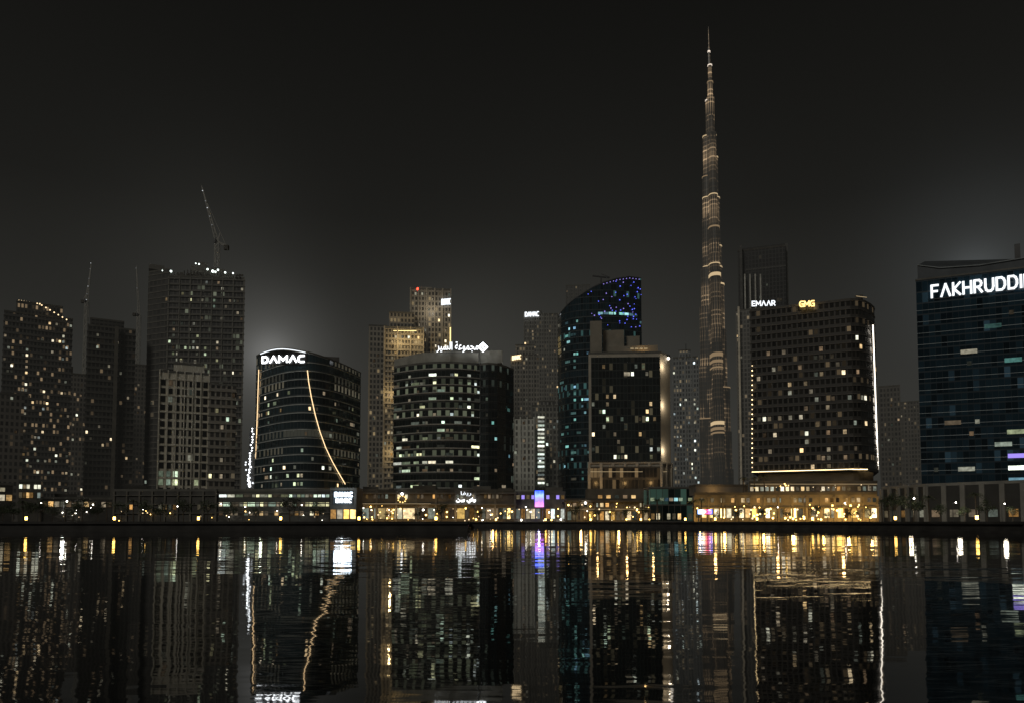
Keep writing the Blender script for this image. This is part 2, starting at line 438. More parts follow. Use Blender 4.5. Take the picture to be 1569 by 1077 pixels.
# ------------------------------------------------------------ unfinished tower and its crane
D = 420
fL = front([(225, 426), (256, 420)], 30, 550); fR = front([(256, 420), (372, 424)], 32, 550)
b = thing('unfinished_tower', 'tall unfinished concrete tower with open floors and a crane on its roof', 'tower', cen(fR))
mtL = facade('facade_core', (.03, .029, .027), (.06, .057, .05), 3.5, 3.0, .3, .3, D, .04, (1, .8, .5), .6, .2)
mtR = facade('facade_open', (.016, .015, .014), (.10, .096, .085), 3.5, 2.2, .3, .22, D, .16, (.9, 1, .7), .6, .14)
vol(b, fL, G, Z(413, D), mtL, 3.0, 'concrete_core'); vol(b, fR, G, Z(424, D), mtR, 2.2)
SLC = solid('slab_raw', (.16, .152, .132), .85, D)
slabs(b, fR, G, Z(424, D), 3.5, .55, .4, SLC); piers(b, fR, G, Z(424, D), 6.4, .7, .35, SLC, 'frame_grid')
slabs(b, fL, G, Z(413, D), 3.5, .25, .35, SLC)
mm = MB(); zt = Z(424, D)
for i in range(22):                                            # starter columns and formwork on the top deck
    px = 262 + i * 5; h = R.uniform(1.5, 5.5); x = X(px, D + 3, 420); mm.box(x - .25, x + .25, D + 3, D + 3.5, zt + .1, zt + h)
for i in range(7):
    px = 270 + i * 15; x = X(px, D + 5, 420); mm.box(x, x + 4.6, D + 5.2, D + 5.8, zt + R.uniform(1.5, 2.2), zt + R.uniform(2.8, 5))
mm.build('formwork', DARKC, b)
rbox(b, 292, 346, D + 8, 10, 424, 410, SLC, 'core_head'); rbox(b, 300, 318, D + 10, 6, 410, 402, SLC, 'core_head'); rbox(b, 228, 252, D + 8, 8, 413, 406, SLC, 'core_head')
WL = emis('work_light', (.88, 1, .92), 3)
for (px, py, r) in [(262, 416, .7), (249, 415, .4), (318, 413, .6), (326, 416, .85), (330, 417, .6), (334, 414, .6), (345, 418, .6), (357, 419, .5), (305, 405, .5), (300, 404, .4)]:
    dot(b, W(px, py, D + 2), r, WL, 'work_lamp')
wins(b, fR, G, zt, 3.5, 2.2, 76, [DIM, WHITE, DIM, DIM, GREEN], zr=(.35, 1), fill=.5, wh=.42, proud=.1)
wins(b, fL, G, zt, 3.5, 3.0, 6, [DIM, WARM], fill=.4)

def crane(label, D, base, pivot, tip, counter, lamps, r=.3, w=1.1, ground=False):
    P = W(*pivot, D); B = W(*base, D); T = W(*tip, D); C = W(*counter, D)
    if ground: B.z = G
    t = thing('tower_crane', label, 'crane', (P.x, D, B.z), 'tower cranes above the left skyline')
    m = MB(); B.x = P.x
    for sx in (-w, w):
        for sy in (-w, w): m.bar((P.x + sx, D + sy, B.z), (P.x + sx, D + sy, P.z), r)
    n = max(3, int((P.z - B.z) / 3.2)); n = min(n, 40)
    for i in range(n):
        z0 = B.z + (P.z - B.z) * i / n; z1 = B.z + (P.z - B.z) * (i + 1) / n; s = w if i % 2 else -w
        m.bar((P.x - s, D - w, z0), (P.x + s, D - w, z1), r * .7); m.bar((P.x - w, D - s, z0), (P.x - w, D + s, z1), r * .7)
        m.bar((P.x - w, D - w, z0), (P.x + w, D - w, z0), r * .6)
    m.build('mast', CRANE, t)
    m = MB(); d = (T - P).normalized(); nn = Vector((d.z, 0, -d.x)) * 1.0
    m.bar(P - nn, T, r); m.bar(P + nn, T, r); m.bar(P + Vector((0, 1.2, 0)), T, r)
    for i in range(14):
        a = P.lerp(T, i / 14); c = P.lerp(T, (i + 1) / 14); s = (1 - i / 14) * (1 if i % 2 else -1)
        m.bar(a + nn * s, c - nn * s * .9, r * .6)
    m.build('jib', CRANE, t)
    m = MB(); m.bar(P, C, r * 1.6); m.bar(P + Vector((0, 0, .8)), C + Vector((0, 0, .8)), r); m.build('counter_jib', CRANE, t)
    m = MB(); m.box(C.x - 1.3, C.x + 1.3, D - 1, D + 1, C.z - 2, C.z + .6); m.build('counterweight', DARKC, t)
    A = P + Vector(((C.x - P.x) * .3, 0, 6)); m = MB(); m.bar(P, A, r * 1.2); m.bar(A, C, r * .6); m.bar(A, P.lerp(T, .8), r * .5); m.build('tie_frame', CRANE, t)
    m = MB(); m.box(P.x - 1.6, P.x - .4, D - 1.8, D - .4, P.z - .5, P.z + 1.7); m.build('cab', METAL, t)
    for (k, mat) in lamps: dot(t, P.lerp(T, k) + Vector((0, -1, 0)), .3, mat, 'crane_lamp')
    m = MB(); m.bar(T, (T.x - .2, D, T.z - (T.z - P.z) * .55), .07); m.build('hoist_rope', METAL, t)
LD = emis('crane_light', (.9, .95, 1), .8); LDD = emis('crane_light_dim', (.9, .95, 1), .22)
crane('tower crane with raised jib standing on the roof of the unfinished tower', 431, (333, 410), (333, 372), (309, 285), (347, 378), [(.9, LD), (.72, LDD), (.6, LD), (.45, LDD), (.3, LDD)])
crane('far tower crane with near-vertical lit jib, leftmost in the picture', 640, (134, 700), (133, 463), (140, 404), (127, 461), [(1, LD), (.85, LDD), (.6, LDD), (.4, LD), (.2, LDD), (.05, LD)], .36, 1.2, True)
crane('faint far crane with upright jib just left of the unfinished tower', 640, (213, 700), (213, 484), (209, 408), (206, 481), [(.95, LDD), (.55, LDD)], .32, 1.2, True)

# ------------------------------------------------------------ pale gridded residence
D = 330
f = facing(243, 319, D, 20, 650); f2 = facing(319.5, 361, D + 3, 17, 650)
b = thing('residential_block', 'pale gridded residential block standing before the unfinished tower', 'building', cen(f))
BE = solid('beige_grid', (.62, .58, .48), .8, D, .15)
zt = Z(572, D)
vol(b, f, G, zt, BE, 3.0); fc = facing(266, 313, D + 3, 12, 570); vol(b, fc, zt + .1, Z(557, D), BE)
vol(b, f2, G, Z(588, D), facade('facade_grid_side', (.03, .028, .025), (.24, .22, .185), 3.7, 2.2, .35, .35, D, .08, (1, .8, .5), .4, .15), 2.2)
slabs(b, f2, G, Z(588, D), 3.7, .3, .4, solid('slab_res', (.25, .23, .195), .8, D), 'balcony_slabs')
piers(b, f, G, zt + 1, 3.2, .5, .45, BE, 'piers'); slabs(b, f, G + 12, zt, 3.7 * 2, .3, .6, BE, 'floor_bands', 0)
gdm = solid('dark_window_glass', (.012, .012, .012), .15, D)
a = Vector(f[0]); c = Vector(f[1]); L = (c - a).length; d = (c - a) / L; nc = 7
for r in range(17):
    for k in range(nc):
        zz = G + 1.2 + r * 3.7
        if zz + 3 > zt or (r < 3): continue
        s = a + d * (L * (k + .5) / nc) + Vector((d.y, -d.x)) * .03
        lit = (r in (4, 5) and k in (0, 1, 2)) or (r in (4,) and k == 5) or R.random() < .06
        put(b, (s.x, s.y, zz + .4), atan2(d.y, d.x), L / nc * .62, 2.5, (GREEN if r < 6 else DIM) if lit else gdm)
rbox(b, 276, 280, D + 6, 2, 557, 551, BE, 'finial'); rbox(b, 297, 301, D + 6, 2, 557, 551, BE, 'finial')
wins(b, f2, G, Z(588, D), 3.7, 2.2, 10, [DIM, GREEN], fill=.5, proud=.1)

# ------------------------------------------------------------ slender lit lattice behind
D = 380
b = thing('lattice_mast', 'slender lattice mast strung with white lights left of the curved glass tower', 'mast', (X(384, D), D, G))
m = MB()
for sx, sy in ((-1.6, -1.6), (1.6, -1.6), (1.6, 1.6), (-1.6, 1.6)): m.bar((X(383, D) + sx, D + sy, G), (X(386, D, 660) + sx * .3, D + sy * .3, Z(655, D)), .18)
for i in range(12):
    z0 = G + (Z(655, D) - G) * i / 12; z1 = G + (Z(655, D) - G) * (i + 1) / 12; s = 1.5 * (1 if i % 2 else -1) * (1 - i / 16)
    m.bar((X(384, D) - s, D - 1.2, z0), (X(384, D) + s, D - 1.2, z1), .14)
m.build('lattice', METAL, b)
for i in range(22):
    t = i / 21; dot(b, W(380 + 7 * t + R.uniform(-1.5, 3), 744 - 88 * t, D - 2.2), .36 + .3 * R.random() * (1 - t), SIGNW, 'lamp')
for i in range(8): dot(b, W(374 + R.uniform(0, 16), R.uniform(705, 745), D - 2.4), .5, SIGNC, 'lamp')

# ------------------------------------------------------------ curved glass tower with the five-letter sign
D = 320
pts = arc(391, 336, 552, 346, 30, 30)
def pyT(px):
    return 534 + 12 * ((432 - px) / 41) ** 2 if px < 432 else 534 + 38 * ((px - 432) / 120) ** 1.6
f = front(pts, 24, 650)
b = thing('glass_office_tower', 'curved glass office tower with a sloping crown, lit edges and a white five-letter sign', 'tower', cen(f))
mt = facade('facade_curved', (.018, .034, .042), (.05, .066, .07), 3.55, 1.6, .2, .08, D, .18, (1, .88, .6), .07, .10)
ztops = [Z(pyT(px), d) for px, d in pts]
ztops += [ztops[-1] - 1, ztops[0] - 1]
vol(b, f, G, ztops, mt, 1.6, para=.5); SLW = solid('slab_white', (.46, .49, .48), .6, D)
m = MB(); fo = offset(f, .2); k = 4
while G + k * 3.55 < ztops[8] - 7:
    z = G + k * 3.55
    if z < min(ztops) - 1: m.prism(fo, z - .16, z + .16, None, True, True)
    else:
        n2 = len([1 for t in ztops[:-2] if t > z + 3])
        g = fo[:n2] + [(fo[n2 - 1][0], fo[n2 - 1][1] + 8), (fo[0][0], fo[0][1] + 8)]
        if n2 > 2: m.prism(g, z - .16, z + .16, None, True, True)
    k += 1
m.build('floor_bands', SLW, b)
wins(b, f, G, Z(592, D), 3.55, 1.6, 64, [DIM, DIM, DIM, WARM, GREEN], run=(1, 2), wh=.4, fill=.6)
def onface(px, py, off=.4, P=pts):
    ds = [abs(p_[0] - px) for p_ in P]; i = ds.index(min(ds))
    lo = max(i - 1, 0) if (px < P[i][0]) else i; lo = min(lo, len(P) - 2)
    t = (px - P[lo][0]) / (P[lo + 1][0] - P[lo][0]); d_ = P[lo][1] + t * (P[lo + 1][1] - P[lo][1])
    return W(px, py, d_ - off)
m = MB(); n = 10
for i in range(n):
    p0 = 399 + 71 * i / n; p1 = 399 + 71 * (i + 1) / n
    m.face([onface(p0, 558, .35), onface(p1, 558, .35), onface(p1, pyT(p1) + 2.5, .35), onface(p0, pyT(p0) + 2.5, .35)])
m.build('sign_board', solid('sign_board', (.02, .02, .02), .4), b)
m = MB(); m.bar(onface(402, 557.5, .5), onface(467, 556.5, .5), .1); rail = m.build('sign_rail', METAL, b)
for i, ch in enumerate('DAMAC'):
    xs = [401.5, 413.5, 427, 443, 456.5]; wd = [10, 12, 14, 12, 10]
    y0 = [556.8, 556.2, 555.8, 555.4, 555.5][i]
    caps(b, ch, onface(xs[i], y0, .6), onface(xs[i] + wd[i], y0 - .3, .6), 3.2, SIGNW, .2, rail=rail)
for i in range(8):
    p0 = 399 + 69 * i / 8; p1 = 399 + 69 * (i + 1) / 8
    lightbar(b, onface(p0, pyT(p0) + .6, .5), onface(p1, pyT(p1) + .6, .5), .2, SIGNC, 'roof_light')
CT_ = solid('crown_trim', (.4, .42, .42), .5, D)
for i in range(8):
    p0 = 470 + 80 * i / 8; p1 = 470 + 80 * (i + 1) / 8
    lightbar(b, onface(p0, pyT(p0) + .6, .4), onface(p1, pyT(p1) + .6, .4), .14, CT_, 'crown_trim')
GOLDL = emis('light_line_gold', (1, .68, .36), 2.0)
lightbar(b, onface(396.5, 566, .5), onface(391.8, 702, .5), .15, GOLDL, 'edge_light')
m = MB(); cpts = [(471, 567), (473, 585), (477, 608), (483, 635), (490, 660), (499, 685), (509, 706), (519, 724), (529, 741)]
for (p0, p1) in zip(cpts[:-1], cpts[1:]): m.bar(onface(p0[0], p0[1], .7), onface(p1[0], p1[1], .7), .18)
m.build('curved_fin_light', GOLDL, b)
rbox(b, 480, 520, D + 24, 5, 560, 546, DARKC)

# ------------------------------------------------------------ beige stepped tower behind
D = 480
BM = facade('facade_beige', (.04, .038, .034), (.27, .245, .20), 3.5, 2.2, .38, .42, D, .18, (1, .74, .38), .4, .28)
BS = solid('beige_stone', (.32, .29, .235), .8, D)
f1 = facing(564, 592, D + 8, 16, 620); f2 = facing(588, 648, D, 18, 620); f3 = facing(628, 690, D + 10, 20, 600)
b = thing('residential_tower', 'beige stepped residential tower with amber lit corner and a red roof beacon', 'tower', cen(f2))
vol(b, f1, G, Z(500, D + 8), BM, 2.2); vol(b, f2, G, Z(503, D), BM, 2.2); vol(b, f3, G, Z(444, D + 10), BM, 2.2)
fk = facing(596, 634, D + 3, 10, 500); vol(b, fk, Z(503, D) + .1, Z(478, D), BM, 2.2)
piers(b, f3, G, Z(444, D + 10) + 1, 5.2, .8, .5, BS, 'piers'); piers(b, f2, G, Z(503, D) + 1, 7.8, .8, .5, BS, 'piers')
slabs(b, f2, G, Z(503, D), 3.5, .5, .3, BS, 'balcony_slabs')
rbox(b, 640, 662, D + 13, 8, 444, 440, BS)
LC = emis('light_column_amber', (1, .74, .30), 1.8)
dot(b, W(640, 443, D + 9), .9, RED, 'beacon')
for (xa, ya, xb, yb) in [(597, 512, 596, 600), (596, 606, 594.5, 680), (594.5, 686, 594, 744)]: lightbar(b, W(xa, ya, D - .8), W(xb, yb, D - .8), .6, LC, 'light_column')
lightbar(b, W(690, 502, D + 9), W(690, 530, D + 9), .5, LC, 'light_column')
lightbar(b, W(600, 507, D - .8), W(638, 507, D - .8), .3, LC, 'cornice_light')
wins(b, f2, G, Z(503, D), 3.5, 2.2, 56, [WARM, DIM, DIM, SHOPD], [(601 + R.uniform(0, 5), 520 + 7 * i, 1, SHOPD) for i in range(28)], zr=(.3, 1), fill=.55, proud=.1)
wins(b, f3, G, Z(444, D + 10), 3.5, 2.2, 26, [DIM, WARM, DIM], zr=(.6, 1), fill=.5, proud=.1)
wins(b, f1, G, Z(500, D), 3.5, 2.2, 14, [DIM], fill=.5)
caps(b, 'DAMAC', W(677, 468, D + 9.2), W(690, 467, D + 9.2), 4.2, SIGNC, .2)

# ------------------------------------------------------------ banded office tower with Arabic sign
D = 340
ptsA = arc(603, 352, 735, 346, 8, 10); ptsB = [(735.5, 345), (748, 343), (762, 345), (775, 350), (787, 358)]
fA = front(ptsA, 24, 650); fB = front(ptsB, 20, 650)
b = thing('banded_office_tower', 'banded glass office tower with a pale crown and white Arabic sign beside a diamond', 'tower', cen(fA))
mt = facade('facade_banded', (.010, .015, .014), (.04, .043, .04), 3.7, 1.7, .2, .06, D, .24, (.9, 1, .65), .08, .13)
mtB = facade('facade_banded_side', (.008, .012, .013), (.016, .02, .02), 3.7, 1.6, .15, .1, D, .06, (.8, 1, .8), .07, .1)
zA = Z(556, D); vol(b, fA, G, zA, mt, 1.7); vol(b, fB, G, Z(556, D), mtB, 1.6, 'glass_bay')
slabs(b, fA, G + 12, zA, 3.7, .35, .5, solid('slab_pale', (.33, .325, .29), .7, D))
slabs(b, fB, G + 12, zA, 3.7, .12, .14, solid('slab_bay', (.07, .07, .065), .6, D))
CR = solid('crown_pale', (.28, .27, .23), .7, D)
fc = front([(604, 353), (625, 350), (650, 345), (690, 341), (733, 345)], 14, 545); tops = [Z(551, 353), Z(545, 350), Z(540, 345), Z(538, 341), Z(540, 345), Z(540, 345), Z(551, 350)]
m = MB(); m.prism(fc, zA + 1.0, tops, None); m.build('crown', CR, b)
rbox(b, 736, 770, 350, 10, 556, 537, CR, 'crown')
ex = [(608 + 6 * k, 695, 1, GREEN) for k in range(8)] + [(660, 578, 3, WHITE), (690, 578, 2, WHITE), (720, 590, 1, GREEN), (640, 632, 1, WHITE), (662, 612, 2, GREEN), (690, 632, 2, WHITE), (620, 672, 2, WHITE), (690, 660, 3, GREEN)]
wins(b, fA, G, zA, 3.7, 1.7, 88, [WHITE, GREEN, DIM, DIM, DIM], ex, run=(1, 5), zr=(.2, .98), wh=.32)
wins(b, fB, G, zA, 3.7, 1.6, 12, [CYAN, DIM, DIM, GREEN], run=(1, 2), wh=.38)
ar = '\uFEAE\uFEF4\uFEB4\uFEDF\uFE8D \uFE94\uFECB\uFEEE\uFEE4\uFEA0\uFEE3'
arabic(b, ar, W(669, 540, 340), W(733, 540, 340), 5.0, emis('sign_script', (.93, .97, 1), 2.0))
c = W(740, 532, 342); m = MB()
o = [(0, 1), (1, 0), (0, -1), (-1, 0)]
for i in range(4):
    a_, b_ = o[i], o[(i + 1) % 4]; r0, r1 = 2.4, 1.35
    m.face([c + Vector((a_[0] * r0, 0, a_[1] * r0)), c + Vector((b_[0] * r0, 0, b_[1] * r0)), c + Vector((b_[0] * r1, 0, b_[1] * r1)), c + Vector((a_[0] * r1, 0, a_[1] * r1))])
m.face([c + Vector((0, -.1, .6)), c + Vector((.6, -.1, 0)), c + Vector((0, -.1, -.6)), c + Vector((-.6, -.1, 0))])
m.build('diamond_emblem', SIGNW, b)

# ------------------------------------------------------------ hazy towers in the middle gap
def haze_tower(label, pl, pr, D, py, cols, n, mats, fh=3.5, pw=2.2, crown=None, dep=22, bf=.38, mf=.4, gl=.14, ridge=True, name='residential_tower'):
    f = facing(pl, pr, D, dep, 620)
    b = thing(name, label, 'tower', cen(f))
    mt = facade('facade_' + str(int(pl)) + '_' + str(int(py)), cols[0], cols[1], fh, pw, bf, mf, D, gl, (1, .75, .42), .35, .2)
    vol(b, f, G, Z(py, D), mt, pw)
    if ridge: piers(b, f, G, Z(py, D) + 1, pw * 2, .7, .45, solid('pier_' + str(int(pl)), cols[1], .8, D), 'piers')
    if crown:
        fc = facing(crown[0], crown[1], D + 3, dep * .6, py); vol(b, fc, Z(py, D) + .1, Z(crown[2], D), mt, pw)
    wins(b, f, G, Z(py, D), fh, pw, n, mats, fill=.55, wh=.44, proud=.1)
    return b, f
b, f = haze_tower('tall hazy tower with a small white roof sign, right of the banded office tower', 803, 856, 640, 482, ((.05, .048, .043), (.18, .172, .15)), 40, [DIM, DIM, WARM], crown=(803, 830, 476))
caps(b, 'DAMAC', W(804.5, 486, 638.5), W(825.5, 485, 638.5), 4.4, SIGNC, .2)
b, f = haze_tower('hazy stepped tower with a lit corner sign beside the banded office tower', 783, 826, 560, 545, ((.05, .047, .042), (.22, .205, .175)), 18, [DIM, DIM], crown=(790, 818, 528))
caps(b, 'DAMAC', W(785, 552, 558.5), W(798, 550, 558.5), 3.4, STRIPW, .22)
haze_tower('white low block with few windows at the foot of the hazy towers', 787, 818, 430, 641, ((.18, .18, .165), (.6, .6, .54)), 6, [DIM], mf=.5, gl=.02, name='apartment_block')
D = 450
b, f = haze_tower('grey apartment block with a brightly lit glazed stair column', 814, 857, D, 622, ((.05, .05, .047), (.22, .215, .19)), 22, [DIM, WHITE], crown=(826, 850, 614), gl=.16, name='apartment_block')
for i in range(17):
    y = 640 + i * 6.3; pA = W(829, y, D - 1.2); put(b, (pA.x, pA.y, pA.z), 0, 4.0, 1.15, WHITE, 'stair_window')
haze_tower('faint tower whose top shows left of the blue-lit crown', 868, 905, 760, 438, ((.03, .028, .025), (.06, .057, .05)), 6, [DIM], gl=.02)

# ------------------------------------------------------------ dark tower with curved blue-lit crown
D = 400
ptG = [(855, 414), (860, 409.5), (866, 406), (874, 403), (883, 401), (894, 399.5), (908, 398.6), (925, 398), (945, 398.5), (965, 400), (984, 404)]
tG = [486, 479, 472, 464, 457, 449.5, 441, 433.5, 427.5, 424.5, 427]
f = front(ptG, 30, 600)
b = thing('curved_glass_tower', 'dark teal glass tower with a swept crown dotted with blue lights', 'tower', cen(f))
mt = facade('facade_teal', (.009, .021, .028), (.014, .027, .033), 3.6, 1.5, .14, .08, 330, .14, (.35, .9, .85), .07, .10)
zt = [Z(y, d) for y, (px, d) in zip(tG, ptG)] + [Z(432, 410), Z(488, 420)]
vol(b, f, G, zt, mt, 1.5, para=.4, roof=METAL)
slabs(b, f, G, Z(486, D), 3.6, .14, .15, solid('slab_teal', (.06, .085, .09), .5, D))
ex = [(868, 500, 2, CYAN), (876, 512, 2, CYAN), (866, 520, 2, CYAN), (884, 490, 1, CYAN), (868, 553, 4, CYAN), (882, 553, 3, CYAN), (864, 590, 2, CYAN)] + [(925 + 8 * i, 482, 2, CYAN) for i in range(7)]
ex += [(R.uniform(858, 902), R.uniform(480, 740), 1 + int(R.random() * 2), CYAN) for i in range(34)]
wins(b, f, G, Z(470, D), 3.6, 1.5, 66, [CYAN, CYAN, DIM, DIM], ex, run=(1, 3), wh=.36)
for i in range(80):
    px = R.uniform(900, 983); py = R.uniform(429, 502)
    j = max(k for k in range(len(ptG)) if ptG[k][0] <= px); j = min(j, len(ptG) - 2)
    t = (px - ptG[j][0]) / (ptG[j + 1][0] - ptG[j][0]); d_ = ptG[j][1] + t * (ptG[j + 1][1] - ptG[j][1])
    if py < tG[j] + t * (tG[j + 1] - tG[j]) + 3: continue
    if px < 930 and R.random() < .65: continue
    dot(b, W(px, py, d_ - .4), R.uniform(.2, .36), BLUE if R.random() < .65 else VIOLET, 'led_lamp')
for p0 in range(7, 10):
    A = W(ptG[p0][0], tG[p0] + 2, ptG[p0][1] - .4); B2 = W(ptG[p0 + 1][0], tG[p0 + 1] + 2, ptG[p0 + 1][1] - .4)
    for k in range(4): dot(b, A.lerp(B2, k / 4), .26, VIOLET, 'led_lamp')
m = MB(); A = W(921, 437, 404); m.bar(A, W(921, 425, 404), .5); m.bar(W(908, 423, 404), W(934, 426, 404), .45); m.bar(W(921, 420, 404), W(934, 425, 404), .15); m.build('roof_hoist', METAL, b)

# ------------------------------------------------------------ beige framed block
D = 350
ST = solid('warm_stone', (.42, .38, .31), .8, D, .15)
f = front([(902, 352), (1012, 350), (1027, 358)], 24, 620)
b = thing('framed_office_block', 'beige stone framed office block with a dark glass front and stepped roof', 'building', cen(f))
zt = Z(541, D)
vol(b, f, G, zt, ST, 3)
fg = front([(906, 350.6), (1011, 349.2)], 2.5, 620)
mt = facade('facade_dark_panel', (.008, .012, .012), (.02, .026, .024), 3.6, 1.7, .12, .12, D, .10, (1, .85, .5), .07, .10)
z0 = Z(706, D); m = MB(); m.prism(fg, z0, Z(547, D), 1.7); m.build('glass_front', mt, b)
wins(b, fg, z0, Z(547, D), 3.6, 1.7, 34, [WARM, GREEN, DIM, DIM, DIM], [(930, 604, 1, WARM), (930, 616, 1, WARM), (942, 604, 1, WARM), (956, 578, 2, DIM), (1000, 690, 1, WHITE), (990, 630, 1, WARM)], edges=[0], wh=.5)
ST2 = solid('penthouse_stone', (.24, .215, .17), .8, D, .2)
for (pl, pr, dd, dep, yt) in [(904, 922, 358, 12, 492), (924, 956, 362, 10, 506), (960, 980, 364, 9, 515), (932, 1008, 355, 8, 530)]:
    rbox(b, pl, pr, dd, dep, 541, yt, ST2, 'penthouse')
for px in range(966, 1004, 7): lightbar(b, W(px, 534, 354), W(px + 5, 534, 354), .22, STRIPD, 'cornice_light')
dot(b, W(1024, 549, 354), .8, STRIPH, 'wall_lamp')
slabs(b, f, Z(708, D), Z(704, D), 3, .6, .8, ST, 'base_cornice', 0)
piers(b, f, G, Z(708, D), 5.5, 1.3, .7, ST, 'base_column', True)
lightbar(b, W(905, 722, 347.5), W(1022, 722, 351), .12, STRIPD, 'base_light')
m = MB(); ff = front([(903.5, 351.3), (1011.5, 349.3)], 2, 730); m.prism(ff, Z(752, D), Z(714, D), 2); m.build('base_glazing', facade('facade_base', (.02, .018, .015), (.08, .07, .055), 5.5, 1.8, .2, .15, 300, .3, (1, .65, .3), .3, .2), b)
fL_ = flat(900, 1002, 338, 10); m = MB(); m.prism(fL_, G, Z(748, 338), None); m.build('base_block', solid('warm_stone_dim', (.16, .135, .10), .8), b)
wins(b, fL_, G + 1, Z(748, 338), 4, 4, 18, [SHOPD, DIM], fill=.5)

b, f = haze_tower('slim blue-grey residential tower left of the supertall spire', 1031, 1071, 560, 548, ((.055, .062, .068), (.21, .22, .22)), 48, [DIM, WHITE, DIM], crown=(1040, 1058, 536), gl=.3)
lightbar(b, W(1051, 536, 562), W(1051, 527, 562), .3, METAL, 'finial')

# ------------------------------------------------------------ supertall spire
D = 1230
CX = X(1090.5, D, 300)
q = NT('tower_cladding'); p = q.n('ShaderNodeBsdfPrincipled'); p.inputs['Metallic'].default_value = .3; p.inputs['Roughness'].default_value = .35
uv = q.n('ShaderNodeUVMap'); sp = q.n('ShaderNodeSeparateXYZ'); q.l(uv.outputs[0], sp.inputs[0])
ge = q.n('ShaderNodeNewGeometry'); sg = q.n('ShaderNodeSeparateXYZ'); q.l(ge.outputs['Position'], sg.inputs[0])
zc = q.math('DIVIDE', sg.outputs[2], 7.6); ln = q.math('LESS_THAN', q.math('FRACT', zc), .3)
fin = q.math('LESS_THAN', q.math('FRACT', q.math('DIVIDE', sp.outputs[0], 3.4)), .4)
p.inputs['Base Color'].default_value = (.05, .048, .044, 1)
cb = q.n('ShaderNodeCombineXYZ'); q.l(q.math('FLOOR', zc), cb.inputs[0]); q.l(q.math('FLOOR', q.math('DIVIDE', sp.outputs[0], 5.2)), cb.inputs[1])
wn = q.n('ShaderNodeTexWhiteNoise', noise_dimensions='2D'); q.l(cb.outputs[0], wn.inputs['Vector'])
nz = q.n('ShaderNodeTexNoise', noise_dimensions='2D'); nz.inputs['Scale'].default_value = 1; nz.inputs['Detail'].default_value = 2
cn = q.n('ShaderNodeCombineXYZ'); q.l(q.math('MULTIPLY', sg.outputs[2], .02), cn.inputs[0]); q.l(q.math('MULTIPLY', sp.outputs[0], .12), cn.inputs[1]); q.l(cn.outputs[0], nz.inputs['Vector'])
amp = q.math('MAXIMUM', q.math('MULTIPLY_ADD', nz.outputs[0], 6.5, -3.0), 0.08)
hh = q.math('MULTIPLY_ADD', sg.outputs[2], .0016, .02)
uplight_fall = q.math('SUBTRACT', 1.3, q.math('MINIMUM', q.math('DIVIDE', sp.outputs[1], 60.0), 1.0))      # painted uplight: LED glow strongest above each setback, fading upward
k_ = q.math('MULTIPLY', q.math('MULTIPLY', amp, hh), uplight_fall)
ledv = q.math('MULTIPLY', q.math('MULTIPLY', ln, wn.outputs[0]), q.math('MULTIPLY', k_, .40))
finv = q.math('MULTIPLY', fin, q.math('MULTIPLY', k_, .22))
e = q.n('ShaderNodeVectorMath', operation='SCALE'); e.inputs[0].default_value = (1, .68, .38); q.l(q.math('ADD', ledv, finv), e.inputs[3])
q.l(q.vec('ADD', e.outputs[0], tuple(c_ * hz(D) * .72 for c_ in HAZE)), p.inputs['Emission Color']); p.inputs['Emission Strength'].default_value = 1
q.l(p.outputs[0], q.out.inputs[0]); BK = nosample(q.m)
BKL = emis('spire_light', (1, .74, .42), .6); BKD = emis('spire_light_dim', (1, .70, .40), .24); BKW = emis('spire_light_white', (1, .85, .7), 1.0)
b = thing('supertall_tower', 'supertall tapering tower with stepped wings and a needle spire, tallest in the picture', 'tower', (CX, D, G))
mpp = (W(785.5, 500, D).x - W(784.5, 500, D).x)
def cap(ang, L, w):
    d = Vector((cos(ang), sin(ang))); n_ = Vector((-d.y, d.x)); c_ = Vector((CX, D)); out = [c_ - n_ * w]
    for i in range(7):
        t = -pi / 2 + pi * i / 6; out.append(c_ + d * (max(L - w, .2) + w * cos(t)) + n_ * (w * sin(t)))
    out.append(c_ + n_ * w); return [tuple(o) for o in out]
tiers = {radians(20): [(718, 29), (660, 27), (592, 25), (505, 20.5), (432, 17.5), (376, 14.5), (302, 12.5), (240, 10.5), (206, 8.5), (172, 6)],
         radians(160): [(735, 29), (640, 25), (560, 23), (470, 19.5), (410, 17), (335, 14), (270, 13), (208, 11.5), (153, 7)],
         radians(270): [(700, 30), (615, 26), (530, 24), (420, 20), (352, 17), (285, 13.5), (225, 11), (180, 7)]}
def dims(ang, py, hw):
    Lw = hw * mpp / max(.9, abs(cos(ang))); return Lw, max(2.2, min(8.5, Lw * .42))
for ang, T in tiers.items():
    m = MB(); zb = G
    for (py, hw) in T:
        zt = Z(py, D); m.prism(cap(ang, *dims(ang, py, hw)), zb, zt); zb = zt
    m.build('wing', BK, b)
ring = lambda r, n_=10, dx=0: [(CX + dx + r * cos(2 * pi * k / n_), D + r * sin(2 * pi * k / n_)) for k in range(n_)]
m = MB(); zb = G; CT = [(330, 10), (205, 8.5), (150, 6), (124, 4.2), (100, 3)]
for (py, hw) in CT:
    m.prism(ring(hw * mpp), zb, Z(py, D)); zb = Z(py, D)
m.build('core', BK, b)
m = MB(); m.bar((CX - 1, D, Z(100, D)), (CX - 1.5, D, Z(74, D)), 2.4, 8, 1.5); m.bar((CX - 1.5, D, Z(74, D)), (CX - 1.5, D, Z(41, D)), .85, 8, .25)
m.build('spire', BK, b)
